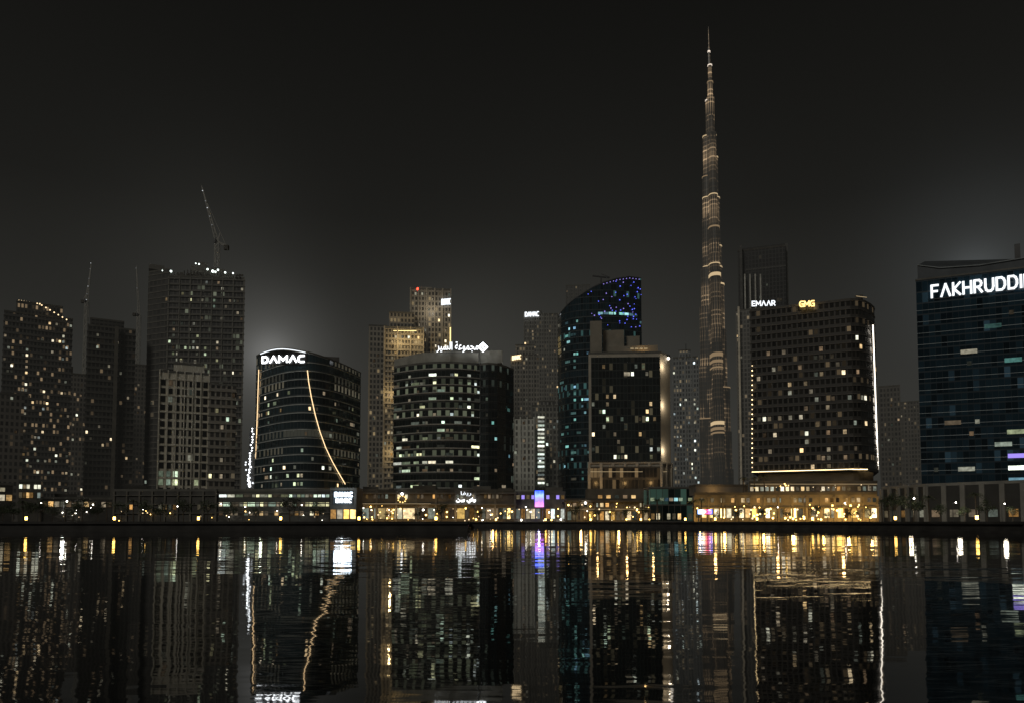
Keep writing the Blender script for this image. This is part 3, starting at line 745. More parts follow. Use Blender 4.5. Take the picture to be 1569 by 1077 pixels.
for (py, who, mt_, th) in [(100, 'c', BKW, 2), (81, 's', BKW, 3), (126, 'd', BKD, 2), (153, 'l', BKW, 2), (206, 'r', BKL, 2), (208, 'l', BKL, 2), (240, 'r', BKL, 2), (270, 'l', BKD, 2), (302, 'a', BKL, 2), (352, 'f', BKD, 3), (376, 'r', BKL, 2), (408, 'a', BKL, 2), (424, 'f', BKL, 6), (434, 'r', BKL, 3), (545, 'f', BKD, 7), (556, 'f', BKD, 5), (566, 'f', BKD, 3), (592, 'r', BKD, 2), (640, 'l', BKD, 2), (648, 'f', BKL, 6), (657, 'f', BKD, 5), (664, 'f', BKD, 3)]:
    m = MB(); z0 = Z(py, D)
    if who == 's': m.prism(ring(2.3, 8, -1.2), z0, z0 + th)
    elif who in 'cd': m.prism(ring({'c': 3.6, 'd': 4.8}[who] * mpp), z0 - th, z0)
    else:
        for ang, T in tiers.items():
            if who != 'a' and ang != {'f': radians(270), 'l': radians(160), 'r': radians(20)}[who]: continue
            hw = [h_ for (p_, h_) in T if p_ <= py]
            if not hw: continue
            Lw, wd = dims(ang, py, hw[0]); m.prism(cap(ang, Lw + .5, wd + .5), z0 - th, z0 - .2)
    if m.f: m.build('uplit_band', mt_, b)  # glowing bands paint in the uplit zones of wings and core

# ------------------------------------------------------------ dark finned tower and sign block
D = 640
f = facing(1133, 1207, D, 26, 560)
b = thing('finned_tower', 'tall flat-topped dark tower with vertical fins behind the gold-signed block', 'tower', cen(f))
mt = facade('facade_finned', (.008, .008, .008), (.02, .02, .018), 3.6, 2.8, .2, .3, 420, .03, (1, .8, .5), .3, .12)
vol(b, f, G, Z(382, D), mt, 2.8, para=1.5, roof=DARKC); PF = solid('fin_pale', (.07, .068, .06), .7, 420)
for (a0, a1, yt) in [(1133, 1137, 376), (1203, 1207, 373)]: rbox(b, a0, a1, D - 1, 6, 798, yt, PF, 'corner_fin')
rbox(b, 1137, 1203, D + 2, 14, 382, 377, solid('crown_dark', (.02, .02, .018), .7, 420), 'crown'); rbox(b, 1136, 1204, D - .6, 1, 412, 410, PF, 'crown_band')
for k in range(8): rbox(b, 1140 + k * 8, 1142.2 + k * 8, D - .8, 1.2, 476, 420, solid('fin_lit', (.40, .385, .335), .7, D), 'fin')  # lit stretch of the fins painted as a paler base colour
wins(b, f, G, Z(420, D), 3.6, 2.8, 10, [DIM], fill=.5, proud=.1)
D = 600
f = facing(1129, 1192, D, 20, 600)
b = thing('sign_topped_tower', 'grey tower carrying a small white five-letter roof sign, behind the gold-signed block', 'tower', cen(f))
vol(b, f, G, Z(474, D), facade('facade_signblock', (.05, .048, .043), (.14, .132, .115), 3.6, 2.6, .3, .35, D, .12, (1, .75, .45), .3, .2), 2.6)
caps(b, 'EMAAR', W(1152, 470, D - .8), W(1188, 469, D - .8), 4.6, SIGNC, .18)
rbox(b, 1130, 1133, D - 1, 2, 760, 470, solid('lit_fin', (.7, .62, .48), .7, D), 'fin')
wins(b, f, G, Z(474, D), 3.6, 2.6, 10, [DIM, WARM], fill=.5)

# ------------------------------------------------------------ hotel block with gold sign
D = 300
ftp = [(1151, 317), (1306, 300.5), (1318, 300.6), (1328, 303), (1337, 307.5), (1343, 313)]
f = front(ftp, 26, 600)
b = thing('hotel_tower', 'broad dark block with gold three-letter sign and bright white light down its right corner', 'tower', cen(f))
mt = facade('facade_hotel', (.013, .012, .010), (.048, .044, .038), 3.5, 2.1, .36, .3, D, .14, (1, .72, .4), .2, .12)
zb_ = Z(720, D); zt = Z(459, D)
vol(b, f, zb_, zt, mt, 2.1, para=.6, roof=DARKC); slabs(b, f, zb_, zt, 3.5, .25, .3, solid('slab_hotel', (.10, .092, .08), .7, D))
fb = offset(f, -2.0); m = MB(); m.prism(fb, G, zb_, 3); m.build('base_floors', solid('hotel_base', (.10, .085, .065), .8), b)
ex = [(1208, 605, 1, WARM), (1210, 590, 1, WARM), (1235, 590, 1, WARM), (1240, 600, 1, WARM), (1268, 625, 1, WARM), (1283, 558, 1, DIM), (1300, 603, 1, WARM), (1207, 640, 1, DIM), (1190, 665, 1, WARM), (1270, 690, 1, WARM), (1255, 540, 1, DIM), (1172, 640, 1, WARM), (1225, 560, 1, DIM), (1250, 655, 1, WARM)]
wins(b, f, zb_, zt, 3.5, 2.1, 62, [WARM, WARM, DIM, DIM, DIM], ex, fill=.62, proud=.06, zr=(0, .85))
caps(b, 'GMG', W(1225, 471.3, 306.5), W(1248, 470, 304.2), 2.6, SIGNG, .18)
lightbar(b, W(1337.5, 498, 306.9), W(1345.5, 719, 312.6), .24, STRIPH, 'corner_light')
lightbar(b, W(1152, 722.5, 315.6), W(1308, 718, 299.4), .13, STRIPG, 'base_light')
for (p0, d0), (p1, d1) in zip(ftp[1:-1], ftp[2:]): lightbar(b, W(p0, 718.3, d0 - .8), W(p1, 718.5, d1 - .8), .16, STRIPG, 'base_light')
for i in range(22):
    y = 560 + i * 7.4; dot(b, W(1152.5, y, 316), .26, STRIPG if i % 3 else STRIPW, 'edge_lamp')
rbox(b, 1310, 1322, 312, 6, 458, 452, DARKC)
m = MB(); m.bar(W(1312, 454, 305), W(1328, 456, 308), .1); m.build('roof_rail', STRIPD, b)

haze_tower('dim narrow tower in the gap right of the hotel block, the nearer one', 1347, 1379, 520, 592, ((.03, .028, .025), (.10, .092, .078)), 12, [DIM], gl=.08)
haze_tower('dim hazy tower against the left edge of the blue glass tower', 1374, 1408, 620, 616, ((.03, .028, .025), (.10, .092, .078)), 12, [DIM], gl=.1)

# ------------------------------------------------------------ blue glass tower at right
ptF = [(1408, 224), (1569, 213), (1730, 203)]
f = front(ptF, 34, 600)
b = thing('blue_glass_tower', 'blue glass tower cut by the right edge with a large white roof sign', 'tower', cen(f))
D = 222
mt = facade('facade_blue', (.011, .026, .038), (.015, .03, .041), 3.5, 1.6, .12, .06, D, .10, (.3, .6, .8), .06, .05)
zt = Z(427, D); vol(b, f, G, zt, mt, 1.6, para=.4)
slabs(b, f, G + 12, zt - 9, 3.5, .06, .09, solid('slab_line', (.58, .66, .70), .5), 'floor_lines')
ex = [(1478, 547, 3, WHITE), (1490, 565, 1, DIM), (1540, 556, 4, CYAN), (1550, 556, 4, CYAN), (1550, 660, 4, GREEN), (1550, 690, 3, VIOLET), (1470, 722, 3, WARM), (1430, 722, 1, DIM), (1545, 722, 3, WARM), (1490, 660, 1, DIM)]
wins(b, f, G, zt, 3.5, 1.6, 19, [DIM, DIM, CYAN, DIM], ex, run=(1, 3), wh=.36)
A = W(1427, 458, 222.2); B2 = W(1427 + 157, 444, 211.0); B2.z = A.z
caps(b, 'FAKHRUDDIN', A, B2, 4.2, SIGNM, .14, .42)
f3 = front([(1406, 225), (1440, 222.6), (1500, 218.4), (1569, 213.6), (1730, 203)], 22, 420); m = MB()
m.prism(f3, zt + .45, [Z(407, 225), Z(411, 222.6), Z(407, 218.4), Z(396, 213.6), Z(386, 203), Z(400, 225), Z(407, 247)], 2); m.build('roof_screen', solid('roof_screen', (.07, .08, .088), .6, D), b)
ctr = solid('screen_trim', (.28, .31, .32), .5, D)
for (p0, d0, y0, p1, d1, y1) in [(1406, 224.8, 406.5, 1440, 222.3, 410.5), (1440, 222.3, 410.5, 1500, 218.1, 406.5), (1500, 218.1, 406.5, 1569, 213.3, 395.5), (1569, 213.3, 395.5, 1730, 202.7, 385.5)]:
    lightbar(b, W(p0, y0, d0), W(p1, y1, d1), .12, ctr, 'screen_trim')
rbox(b, 1554, 1563, 228, 5, 405, 374, solid('mast_grey', (.07, .07, .07), .6, D), 'roof_plant')

# low colonnaded block at the foot of the blue tower
fl = front([(1352, 226), (1420, 206), (1569, 187), (1720, 172)], 16, 770)
b = thing('colonnade_block', 'low pale block with tall pilasters at the foot of the blue glass tower', 'building', cen(fl))
PG = solid('pale_pilaster', (.22, .213, .19), .8); vol(b, fl, G, Z(744, 205), solid('colonnade_wall', (.045, .044, .04), .8), 3, para=.7, roof=PG)
piers(b, fl, G, Z(744, 205), 4.4, 1.2, .6, PG, 'pilaster', True)
wins(b, fl, G, G + 4.4, 4.4, 4.4, 14, [SHOPD, WHITE, DIM], fill=.45, wh=.45)

# ------------------------------------------------------------ waterfront podiums and shops
def podium(label, pl, pr, D, dep, py, mat, name='podium_block', pier=None, para=.9, rf=ROOFM, fc=False):
    f = facing(pl, pr, D, dep, 770) if fc else flat(pl, pr, D, dep, 770); b = thing(name, label, 'building', cen(f)); vol(b, f, G, Z(py, D), mat, 3, para=para, roof=rf)
    if pier: piers(b, f, G, Z(py, D), pier[0], pier[1], .4, pier[2], 'column', True)
    return b, f
def downlights(b, pl, pr, y0, y1, D, n, mats, r=(.16, .4)):
    for i in range(n): dot(b, W(R.uniform(pl, pr), R.uniform(y0, y1), D - R.uniform(.5, .9)), R.uniform(*r), R.choice(mats), 'downlight')
GP = solid('podium_grey', (.08, .077, .07), .8); GPL = solid('podium_pale', (.14, .133, .115), .8); OP = solid('podium_warm', (.10, .088, .068), .8, 0, .5, .15); OPG = solid('podium_gold', (.20, .165, .105), .8, 0, .5, .15)
def row(b, f, y0, y1, D, pw, n, mats, fill=.8, name='window', run=(1, 1)):
    z0, z1 = Z(y1, D), Z(y0, D); wins(b, f, z0 - .32 * (z1 - z0) / .62, z0 + (z1 - z0) * 1.2, (z1 - z0) / .62 * .999, pw, n, mats, fill=fill, wh=.62, edges=[0], name=name, run=run)
b, f = podium('low lit block at the left edge of the waterfront', -60, 19, 300, 10, 742, GP, fc=True); row(b, f, 746, 752, 300, 2.4, 6, [WHITE, SHOPD]); row(b, f, 757, 766, 300, 2.4, 8, [SHOPD, WHITE])
b, f = podium('small low building with bright windows below the leftmost tower', 28, 62, 330, 8, 738, GPL, fc=True); row(b, f, 742, 748, 330, 1.4, 5, [WHITE, WARM]); row(b, f, 754, 762, 330, 1.4, 5, [SHOPD, WHITE])
b, f = podium('dark low block behind the left promenade trees', 64, 172, 340, 10, 764, GP, fc=True); row(b, f, 768, 776, 340, 2.4, 11, [DIM, SHOPD]); downlights(b, 66, 170, 776, 794, 337, 12, [STRIPW, LAMPW], (.15, .3)); rbox(b, 84, 118, 342, 5, 764, 756, GP, 'roof_pavilion')
b, f = podium('dark parking podium with thin columns under the pale gridded block', 175, 331, 300, 22, 752, GP, 'podium_block', (5.0, .7, solid('podium_col', (.14, .13, .11), .8)))
slabs(b, f, G, Z(752, 300), 3.6, .5, .35, GPL, 'deck_slabs'); row(b, f, 772, 780, 300, 2.0, 8, [DIM, SHOPD, DIM], .6); downlights(b, 178, 328, 782, 797, 299.4, 9, [STRIPW, GOLD], (.12, .25)); rbox(b, 190, 226, 304, 6, 752, 743, GP, 'roof_pavilion')
b, f = podium('glazed podium with rows of greenish lit windows under the curved glass tower', 335, 505, 292, 20, 752, GP)
slabs(b, f, G, Z(752, 292), 3.7, .45, .4, GPL, 'deck_slabs'); row(b, f, 757, 761, 292, 1.6, 24, [GREEN, WHITE, DIM, DIM], .75, run=(1, 2)); row(b, f, 769, 775, 292, 1.6, 32, [GREEN, GREEN, WARM, DIM, DIM], .75, run=(1, 2)); row(b, f, 783, 789, 292, 2.0, 14, [DIM, SHOPD], .7); downlights(b, 338, 502, 782, 797, 291.3, 12, [STRIPW, LAMPW, GOLD], (.12, .25))
b, f = podium('entrance block with two-line bright white sign right of the greenish podium', 506, 546, 286, 12, 750, GP)
m = MB(); m.box(X(511, 285.6), X(541, 285.6), 285.6, 285.9, Z(772, 285.6), Z(752, 285.6)); sb = m.build('sign_panel', solid('sign_blue', (.05, .06, .07), .5), b)
caps(b, 'DAMAC', W(513, 760.5, 285.4), W(540, 760.5, 285.4), 1.8, emis('sign_blue_white', (.75, .88, 1), 11), .22, rail=sb); caps(b, 'DAMAC', W(515, 769.5, 285.4), W(538, 769.5, 285.4), 1.6, SIGNW, .22, rail=sb)
row(b, f, 780, 794, 286, 2.4, 4, [SHOP, SHOPD])
b, f = podium('long two-storey retail podium with bright amber shopfronts under the banded tower', 547, 789, 334, 22, 752, OP, 'retail_podium', (9.5, .9, GPL), rf=OP)
slabs(b, f, Z(772, 334), Z(750, 334), 5, .8, .5, GPL, 'canopy', 0); row(b, f, 778, 794, 334, 1.9, 36, [SHOP, SHOPD, SHOPD, DIM, DIM], .75, 'shop_window', (1, 3)); row(b, f, 757, 763, 334, 1.8, 24, [SHOPD, DIM, DIM], .6)
for (pl, pr, yt, mm_) in [(556, 580, 745, GPL), (596, 604, 748, OP), (632, 668, 743, OP), (690, 702, 746, GPL), (724, 752, 744, GPL), (764, 784, 747, OP)]: rbox(b, pl, pr, 337, 8, 752, yt, mm_, 'roof_pavilion')
lightbar(b, W(548, 771, 332.8), W(660, 771, 332.8), .08, STRIPD, 'canopy_light'); downlights(b, 550, 620, 774, 797, 333.6, 26, [GOLD, GOLD, STRIPW, LAMPW], (.14, .42)); downlights(b, 620, 788, 778, 797, 333.6, 36, [GOLD, GOLD, STRIPW, LAMPW], (.12, .45))
arabic(b, '\uFE8E\uFED4\uFEF3\uFEAD', W(706, 759.5, 332.6), W(722, 759.5, 332.6), 2.2, SIGNC)
arabic(b, '\uFEE6\uFEF4\uFE91 \uFEF1\uFE8D\uFEED', W(699, 770, 332.6), W(729, 770, 332.6), 2.4, SIGNW)
for k in range(9): dot(b, W(616 + 6 * cos(k * 2 * pi / 9), 764 + 5 * sin(k * 2 * pi / 9), 332.5), .34, SIGNG, 'emblem_lamp')
dot(b, W(616, 756, 332.5), .6, SIGNW, 'emblem_lamp')
b, f = podium('pale retail block behind the glowing advertising screen', 790, 866, 337, 18, 755, GPL); row(b, f, 779, 794, 337, 2.2, 11, [SHOPD, SHOPD, WHITE, SHOP], .75, 'shop_window'); row(b, f, 758, 764, 337, 2.2, 9, [DIM, SHOPD, VIOLET], .6); downlights(b, 792, 864, 776, 797, 336.5, 14, [GOLD, LAMPW, STRIPW]); rbox(b, 836, 862, 340, 6, 755, 746, GPL, 'roof_pavilion')
b, f = podium('two-storey stone pavilion with amber windows below the beige framed block', 868, 1001, 322, 14, 766, OP, 'retail_podium', (6, .8, OP), rf=OP)
row(b, f, 783, 796, 322, 2.3, 20, [SHOPD, SHOPD, DIM, SHOP], .7, 'shop_window'); row(b, f, 770, 776, 322, 2.3, 12, [SHOPD, DIM], .6)
m = MB(); fo = offset(f, 1.2); m.prism(fo, Z(768, 322), Z(765.5, 322), None, True, True); m.build('eaves', OP, b)
lightbar(b, W(870, 779.5, 320.5), W(1000, 779.5, 320.5), .08, STRIPD, 'eaves_light'); downlights(b, 870, 1000, 770, 797, 321.2, 28, [GOLD, GOLD, STRIPW])
dot(b, W(897, 770, 320.4), .5, LAMPW, 'downlight')
f = flat(996, 1061, 292, 14, 770); b = thing('glass_pavilion', 'dark glass box pavilion left of the amber lit arcade', 'building', cen(f))
vol(b, f, G, Z(747, 292), facade('facade_pavilion', (.012, .02, .02), (.09, .09, .08), 6.5, 2.4, .08, .08, 250, .35, (.4, .8, .6), .05, .08), 2.4, para=.5); row(b, f, 762, 767, 292, 1.8, 7, [DIM, CYAN, GREEN], .8)
row(b, f, 786, 795, 292, 2.0, 6, [SHOPD], .6, 'shop_window')
f = front([(1064, 262), (1150, 262), (1344, 258)], 26, 770); b = thing('hotel_podium', 'stepped amber-lit podium with arcade and terraces under the gold-signed block', 'building', cen(f))
vol(b, f, G, Z(757, 261), OPG, 3, para=.8, roof=OP); f2 = front([(1148, 272), (1344, 268)], 18, 740); vol(b, f2, Z(757, 262), Z(739, 270), solid('terrace_wall', (.13, .11, .08), .8), 3, 'terrace_storey', OP, .7)
f3 = flat(1066, 1146, 268, 10, 750); vol(b, f3, Z(757, 262), Z(744, 268), solid('tier_wall', (.17, .15, .12), .8), 3, 'terrace_storey', OP, .6)
piers(b, f, G, Z(760, 261), 4.6, .7, .5, OPG, 'column', True); slabs(b, f, Z(776, 261), Z(774, 261), 3, .7, .4, OP, 'canopy', 0)
wins(b, f, G - .5, G + 7.2, 6.4, 2.3, 34, [SHOP, SHOP, SHOPD, SHOPD], fill=.72, wh=.5, name='shop_window', proud=.06)
wins(b, f, Z(774, 261), Z(757, 261), 3.6, 1.8, 22, [SHOPD, DIM, SHOPD], fill=.6, wh=.42)
wins(b, f2, Z(757, 262) + .5, Z(739, 270), 3.6, 1.8, 24, [SHOPD, DIM, WARM], fill=.6, wh=.42)
downlights(b, 1066, 1170, 774, 797, 257.2, 22, [GOLD, GOLD, STRIPW]); downlights(b, 1170, 1342, 772, 797, 257.2, 48, [GOLD, GOLD, GOLD, STRIPW], (.16, .48)); downlights(b, 1150, 1342, 739, 752, 266.8, 16, [STRIPW, STRIPD, GOLD], (.12, .25))
m = MB(); m.bar(W(1150, 741, 270.8), W(1344, 741, 266.8), .08); m.build('terrace_light', STRIPD, b)

# advertising screens
def screenmat(name, ramp, s):
    q = NT(name); em = q.n('ShaderNodeEmission'); uv = q.n('ShaderNodeTexCoord'); sp = q.n('ShaderNodeSeparateXYZ'); q.l(uv.outputs['Generated'], sp.inputs[0])
    rp = q.n('ShaderNodeValToRGB'); el = rp.color_ramp.elements; el[0].color = c4(ramp[0][1]); el[1].color = c4(ramp[-1][1])
    for p_, c_ in ramp[1:-1]: el.new(p_).color = c4(c_)
    nz = q.n('ShaderNodeTexNoise'); nz.inputs['Scale'].default_value = 3; q.l(uv.outputs['Generated'], nz.inputs['Vector'])
    ax = sp.outputs[2] if s > 0 else sp.outputs[0]
    q.l(q.math('ADD', ax, q.math('MULTIPLY_ADD', nz.outputs[0], .5, -.25)), rp.inputs[0]); q.l(rp.outputs[0], em.inputs[0]); em.inputs[1].default_value = abs(s); q.l(em.outputs[0], q.out.inputs[0]); return nosample(q.m)
def screen(label, pl, pr, D, yt, yb, mat):
    b = thing('advertising_screen', label, 'screen', (X((pl + pr) / 2, D), D, G))
    m = MB(); m.box(X(pl - 1, D), X(pr + 1, D), D, D + .6, Z(yb + 1, D), Z(yt - 1, D)); m.build('frame', METAL, b)
    m = MB(); m.box(X(pl, D), X(pr, D), D - .08, D - .02, Z(yb, D), Z(yt, D)); m.build('screen', mat, b)
    for px in (pl + 1.5, pr - 1.5):
        m = MB(); m.bar((X(px, D), D + .3, G), (X(px, D), D + .3, Z(yb, D)), .2); m.build('leg', METAL, b)
screen('upright blue and violet advertising screen on the promenade', 819.5, 833, 330, 751, 776, screenmat('screen_picture', [(0, (.9, .2, .6)), (.35, (.2, .12, 1)), (.7, (.2, .3, 1)), (1, (.03, .08, 1))], 3.0))
screen('small red, white and blue lit board at the left end of the amber arcade', 1068, 1090, 250, 780, 787, screenmat('board_picture', [(0, (.3, .5, 1)), (.35, (.9, .9, 1)), (.6, (1, .05, .04)), (1, (.1, .2, 1))], -3.2))

# ------------------------------------------------------------ trees, palms
ORD = ['first', 'second', 'third', 'fourth', 'fifth', 'sixth', 'seventh', 'eighth', 'ninth', 'tenth', 'eleventh', 'twelfth', 'thirteenth', 'fourteenth', 'fifteenth', 'sixteenth', 'seventeenth', 'eighteenth', 'nineteenth', 'twentieth']
def leafmat(name, c):
    q = NT(name); p = q.n('ShaderNodeBsdfPrincipled'); g = q.n('ShaderNodeNewGeometry')
    q.l(q.mix(g.outputs['Random Per Island'], c4([x * .5 for x in c]), c4([x * 1.6 for x in c])), p.inputs['Base Color']); p.inputs['Roughness'].default_value = .6
    q.l(p.outputs[0], q.out.inputs[0]); return q.m
LEAF = leafmat('foliage', (.045, .06, .028)); PALML = leafmat('palm_leaf', (.06, .07, .035)); BARK = solid('bark', (.09, .07, .05), .9, 0, .4, 2)
def leafy(loc, h, label, group, seed):
    r = random.Random(seed); t = thing('promenade_tree', label, 'tree', loc, group); x, y, z = loc
    m = MB(); top = h * .45; m.bar((x, y, z), (x + .1, y, z + top), .16, 6, .1); cl = []
    for k in range(7):
        a = k * .9 + r.random(); q_ = Vector((x + cos(a) * h * .24, y + sin(a) * h * .24, z + h * r.uniform(.5, .85))); m.bar((x + .1, y, z + top * .9), q_, .08, 5, .03); cl.append(q_)
    m.build('trunk', BARK, t); m = MB(); cl.append(Vector((x, y, z + h * .88)))
    for c in cl:
        for k in range(60):
            d = Vector((r.gauss(0, 1), r.gauss(0, 1), r.gauss(0, .75))).normalized() * h * .18 * r.uniform(.3, 1.1); pp = c + d
            u = Vector((r.uniform(-1, 1), r.uniform(-1, 1), r.uniform(-1, 1))).normalized(); v = u.orthogonal().normalized(); s = r.uniform(.14, .32)
            m.face([pp - u * s, pp + v * s * .5, pp + u * s, pp - v * s * .5])
    m.build('crown', LEAF, t); return t
def palm(loc, h, label, group, seed):
    r = random.Random(seed); t = thing('palm_tree', label, 'palm', loc, group); x, y, z = loc; m = MB()
    for k in range(5): m.bar((x + .05 * k, y, z + h * k / 5), (x + .05 * (k + 1), y, z + h * (k + 1) / 5), .2 - .015 * k, 7, .185 - .015 * k)
    m.build('trunk', BARK, t); m = MB(); c = Vector((x + .25, y, z + h))
    for k in range(20):
        a = 2 * pi * k / 20 + r.random() * .3; up = r.uniform(.0, 1.1); L = r.uniform(1.8, 2.5); prev = c
        for i in range(6):
            s = (i + 1) / 6; pt = c + Vector((cos(a) * L * s, sin(a) * L * s, L * (up * s - (.5 + up * .75) * s * s))); w = .28 * (1 - s * .75); n_ = Vector((-sin(a), cos(a), 0)) * w
            dr = Vector((0, 0, -w * .7)); m.face([prev, pt, pt + n_ + dr]); m.face([prev, pt - n_ + dr, pt]); prev = pt
    m.build('crown', PALML, t); return t
def clone(t, loc, rz, s, label):
    c = t.copy(); COL.objects.link(c); c.location = loc; c.rotation_euler = (0, 0, rz); c.scale = (s, s, s); c['label'] = label
    for ch in t.children:
        k = ch.copy(); COL.objects.link(k); k.parent = c
    return c
tr = [leafy((0, 0, 0), 7, 'x', 'leafy trees along the promenade', s) for s in (3, 4, 5)]; first = [True] * 3
segs = [('before the far-left low blocks', [4, 20, 44, 62, 80, 112, 126, 150], 190, 240), ('before the dark parking podium', [186, 222, 246, 281, 318], 200, 250), ('before the greenish lit podium', [352, 392, 444, 486], 200, 250), ('before the amber shopfronts', [556, 594, 640, 676, 734, 776], 270, 310),
        ('before the stone pavilion', [882, 914, 938, 958, 986], 270, 300), ('before the hotel arcade', [1098, 1132, 1172, 1204, 1250, 1268, 1306, 1332], 215, 240), ('before the colonnaded block', [1370, 1400, 1440, 1478, 1512, 1552], 172, 178)]
k = 0
for name, pxs, d0, d1 in segs:
    for i, px in enumerate(pxs):
        D = R.uniform(d0, d1)
        if 'colonnad' in name: D = 205 - (px - 1352) * .16
        loc = (X(px, D, 790), D, G); lab = 'dark leafy tree ' + name + ', ' + ORD[i] + ' from the left there'; j = k % 3; s = R.uniform(.65, 1.2) * (1 if D > 190 else .75); k += 1
        if 'arcade' in name: s *= .6
        if 'far-left' in name: s *= .85
        if first[j]: tr[j].location = loc; tr[j]['label'] = lab; tr[j].scale = (s, s, s); first[j] = False
        else: clone(tr[j], loc, R.uniform(0, 6), s, lab)
pm = palm((0, 0, 0), 6, 'x', 'palms along the waterfront', 9); pf = True
P_ = [('palm on the hotel podium terrace, ', [1139, 1156, 1172], 264.5, G), ('palm on the left promenade, ', [36, 100, 164, 205], 245, G), ('palm between the pavilions, ', [1008, 1062, 1074], 254, G), ('palm before the colonnaded block, ', [1352, 1362, 1424, 1496], 186, G)]
for name, pxs, D, z in P_:
    for i, px in enumerate(pxs):
        zz = z
        if 'terrace' in name: zz = Z(757, 262) + .05
        if 'colonnad' in name: D = 206 - (px - 1352) * .16
        loc = (X(px, D, 780), D, zz); lab = name + ORD[i] + ' from the left'; s = R.uniform(.95, 1.3)
        if pf: pm.location = loc; pm['label'] = lab; pf = False
        else: clone(pm, loc, R.uniform(0, 6), s, lab)

# ------------------------------------------------------------ lamps
def bollard(loc):
    t = thing('bollard_lamp', 'x', 'bollard', loc, 'amber bollard lamps along the quay'); x, y, z = loc
    m = MB(); m.bar((x, y, z), (x, y, z + .4), .16, 8); m.build('post', METAL, t)
    m = MB(); m.bar((x, y, z + .41), (x, y, z + .95), .2, 8); m.build('lamp', AMBER, t); m = MB(); m.bar((x, y, z + .96), (x, y, z + 1.04), .24, 8); m.build('cap', METAL, t); return t
bt = bollard((0, 0, 0)); bf_ = True
def edgeD(px):
    for (a, d0), (c, d1) in zip(ET[:-1], ET[1:]):
        if a <= px <= c: return d0 + (d1 - d0) * (px - a) / (c - a)
for i, px in enumerate([40, 175, 304, 430, 550, 668, 760, 836, 905, 982, 1050, 1096, 1160, 1245, 1372, 1497]):
    D = 130 if i < 6 else edgeD(px) + 2.5
    lab = 'amber bollard lamp on the near left quay, ' + ORD[i] + ' from the left' if i < 6 else 'amber bollard lamp along the far right-hand quay, ' + ORD[i - 6] + ' from the left'
    loc = (X(px, D, 797), D, G)
    if bf_: bt.location = loc; bt['label'] = lab; bf_ = False
    else: clone(bt, loc, 0, 1 if i < 6 else 1.15, lab)
def lamp(loc):
    t = thing('street_lamp', 'x', 'street lamp', loc, 'street lamps along the promenade'); x, y, z = loc
    m = MB(); m.bar((x, y, z), (x, y, z + 6), .1, 6, .06); m.build('pole', METAL, t); m = MB(); m.bar((x, y, z + 6), (x + .9, y, z + 6.25), .05, 5); m.build('arm', METAL, t)
    m = MB(); m.ball((x + 1, y, z + 6.1), .22, 8); m.build('lamp', LAMPW, t); return t
lt = lamp((0, 0, 0)); lf = True
for i, (px, D) in enumerate([(58, 235), (97, 215), (138, 245), (216, 240), (268, 250), (334, 240), (372, 235), (458, 245), (566, 300), (662, 300), (735, 300), (802, 300), (897, 300), (1084, 245), (1188, 235), (1290, 230), (1395, 190), (1460, 180), (1535, 165)]):
    loc = (X(px, D, 780), D, G); lab = 'slim white street lamp along the promenade, ' + ORD[i] + ' from the left'; s = R.uniform(.65, 1)
    if lf: lt.location = loc; lt['label'] = lab; lf = False
    else: clone(lt, loc, 0, s, lab)
def plight(px, py, D, col, en, r=.5):
    l = bpy.data.lights.new('lamp_or_fill', 'POINT'); l.energy = en; l.color = col; l.shadow_soft_size = r
    o = bpy.data.objects.new('lamp_or_fill', l); COL.objects.link(o); o.location = W(px, py, D)
WC = (1, .60, .22); WG = (1, .58, .16); WY = (1, .72, .34)
for (px, py, D, c_, e) in [(560, 788, 329, WC, 600), (600, 788, 330, WC, 500), (655, 788, 329, WC, 800), (700, 788, 330, WC, 400), (755, 788, 329, WC, 500), (826, 784, 327, (.6, .5, 1), 500), (890, 788, 317, WC, 500), (948, 788, 317, WC, 500), (915, 738, 346, WC, 350), (960, 738, 346, WC, 350), (1000, 738, 346, WC, 350),
        (1072, 788, 256, WG, 900), (1110, 788, 256, WG, 500), (1170, 788, 255, WG, 800), (1215, 788, 254, WG, 1300), (1262, 788, 253, WG, 1100), (1300, 788, 253, WG, 1500), (1335, 788, 252, WG, 1500), (1190, 748, 267, WC, 260), (1290, 748, 265, WC, 350), (1095, 750, 265, WC, 300),
        (1395, 782, 198, (1, .85, .6), 200), (1470, 782, 184, (1, .9, .7), 200), (1540, 782, 172, (1, .9, .7), 200), (97, 774, 213, (1, .95, .85), 350), (400, 770, 280, (.9, 1, .8), 350), (525, 765, 281, (.85, .95, 1), 700), (430, 532, 318, (.9, .95, 1), 900), (985, 536, 351, WC, 250),
        (599, 690, 472, WY, 2000), (599, 600, 472, WY, 2200), (612, 520, 473, WY, 2600), (640, 515, 473, WY, 2600), (662, 470, 482, (1, .86, .66), 1800), (1021, 690, 350, (1, .82, .58), 800), (1021, 620, 350, (1, .82, .58), 800), (1021, 560, 350, (1, .82, .58), 800)]:  # added fill points brightening the stepped tower's faces and the stone block's edge
    plight(px, py, D, c_, e)

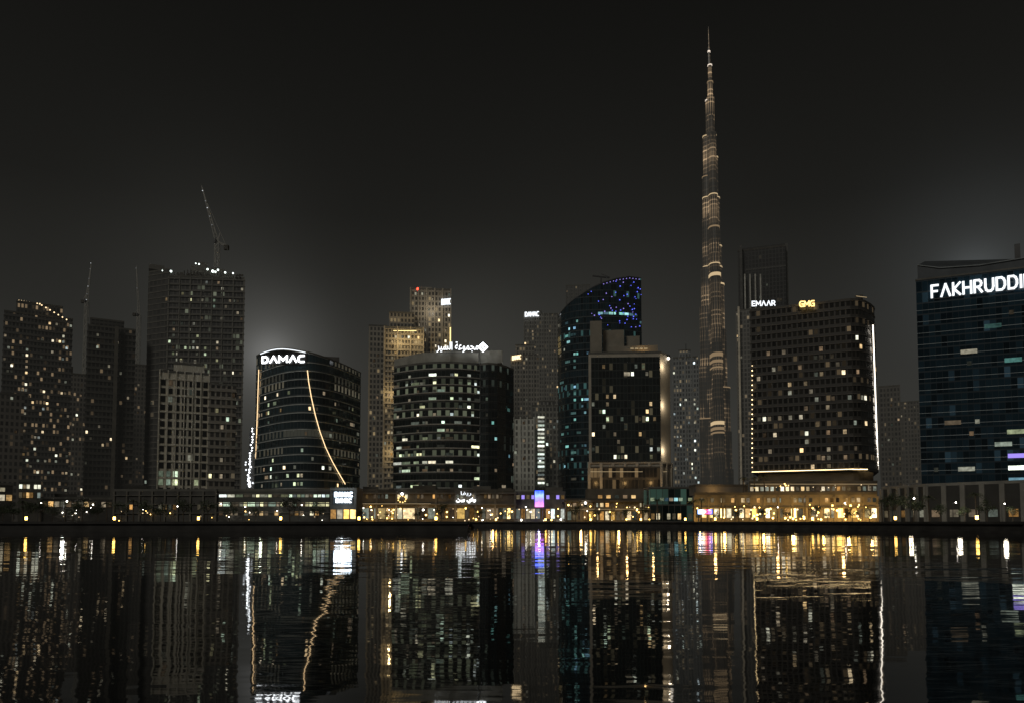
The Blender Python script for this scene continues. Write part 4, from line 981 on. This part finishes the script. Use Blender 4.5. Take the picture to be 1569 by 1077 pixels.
# ------------------------------------------------------------ world, dim city glow, camera
w = bpy.data.worlds.new('World'); S.world = w; w.use_nodes = True; nt = w.node_tree; nt.nodes.clear()
def N(t, **k):
    n_ = nt.nodes.new(t)
    for a_, v_ in k.items(): setattr(n_, a_, v_)
    return n_
out = N('ShaderNodeOutputWorld'); bg = N('ShaderNodeBackground'); tc = N('ShaderNodeTexCoord'); sx = N('ShaderNodeSeparateXYZ')
nt.links.new(tc.outputs['Generated'], sx.inputs[0]); rp = N('ShaderNodeValToRGB'); nt.links.new(sx.outputs[2], rp.inputs[0])
cr = rp.color_ramp; stops = [(0, .038), (.12, .034), (.25, .021), (.38, .0112), (.6, .0058), (1, .004)]
cr.elements[0].position = 0; cr.elements[1].position = 1
for i, (p_, v_) in enumerate(stops):
    e_ = cr.elements[0] if i == 0 else (cr.elements[-1] if i == len(stops) - 1 else cr.elements.new(p_))
    e_.color = (v_, v_ * .985, v_ * .87, 1)
last = rp.outputs[0]
def vadd(a_, b_):
    n_ = N('ShaderNodeVectorMath', operation='ADD'); nt.links.new(a_, n_.inputs[0]); nt.links.new(b_, n_.inputs[1]); return n_.outputs[0]
for (px, py, pw_, amp, col) in [(415, 545, 420, .06, (1, 1, .95)), (415, 545, 3000, .08, (1, 1, 1)), (1510, 420, 200, .022, (.85, .95, 1)), (1490, 420, 2500, .035, (.85, .95, 1)), (700, 535, 200, .016, (1, .98, .86)), (330, 420, 150, .010, (1, 1, .9)), (930, 560, 60, .010, (1, .98, .86))]:  # haze halos around the bright signs, painted into the sky colour
    d = (W(px, py, 100) - Vector((0, 0, H))).normalized()
    dt = N('ShaderNodeVectorMath', operation='DOT_PRODUCT'); nt.links.new(tc.outputs['Generated'], dt.inputs[0]); dt.inputs[1].default_value = d
    mx = N('ShaderNodeMath', operation='MAXIMUM'); nt.links.new(dt.outputs['Value'], mx.inputs[0]); mx.inputs[1].default_value = 0
    pwn = N('ShaderNodeMath', operation='POWER'); nt.links.new(mx.outputs[0], pwn.inputs[0]); pwn.inputs[1].default_value = pw_
    sc = N('ShaderNodeVectorMath', operation='SCALE'); sc.inputs[0].default_value = [c_ * amp for c_ in col]; nt.links.new(pwn.outputs[0], sc.inputs[3])
    last = vadd(last, sc.outputs[0])
nt.links.new(last, bg.inputs[0]); bg.inputs[1].default_value = 1.0; nt.links.new(bg.outputs[0], out.inputs[0])
sl = bpy.data.lights.new('city_glow', 'SUN'); sl.energy = .52; sl.angle = radians(15); sl.color = (1, .95, .85)
so = bpy.data.objects.new('city_glow', sl); COL.objects.link(so); so.rotation_euler = (radians(50), 0, radians(-34))

cam = bpy.data.cameras.new('Camera'); co = bpy.data.objects.new('Camera', cam); COL.objects.link(co)
co.location = (0, 0, H); co.rotation_euler = (radians(90) + PIT, 0, 0)
cam.sensor_width = 36; cam.lens = 36 * F / 1569; cam.shift_y = SH * F / 1569; cam.clip_end = 12000; cam.clip_start = .5
S.camera = co
S.view_settings.view_transform = 'Standard'; S.view_settings.look = 'None'; S.view_settings.exposure = 0
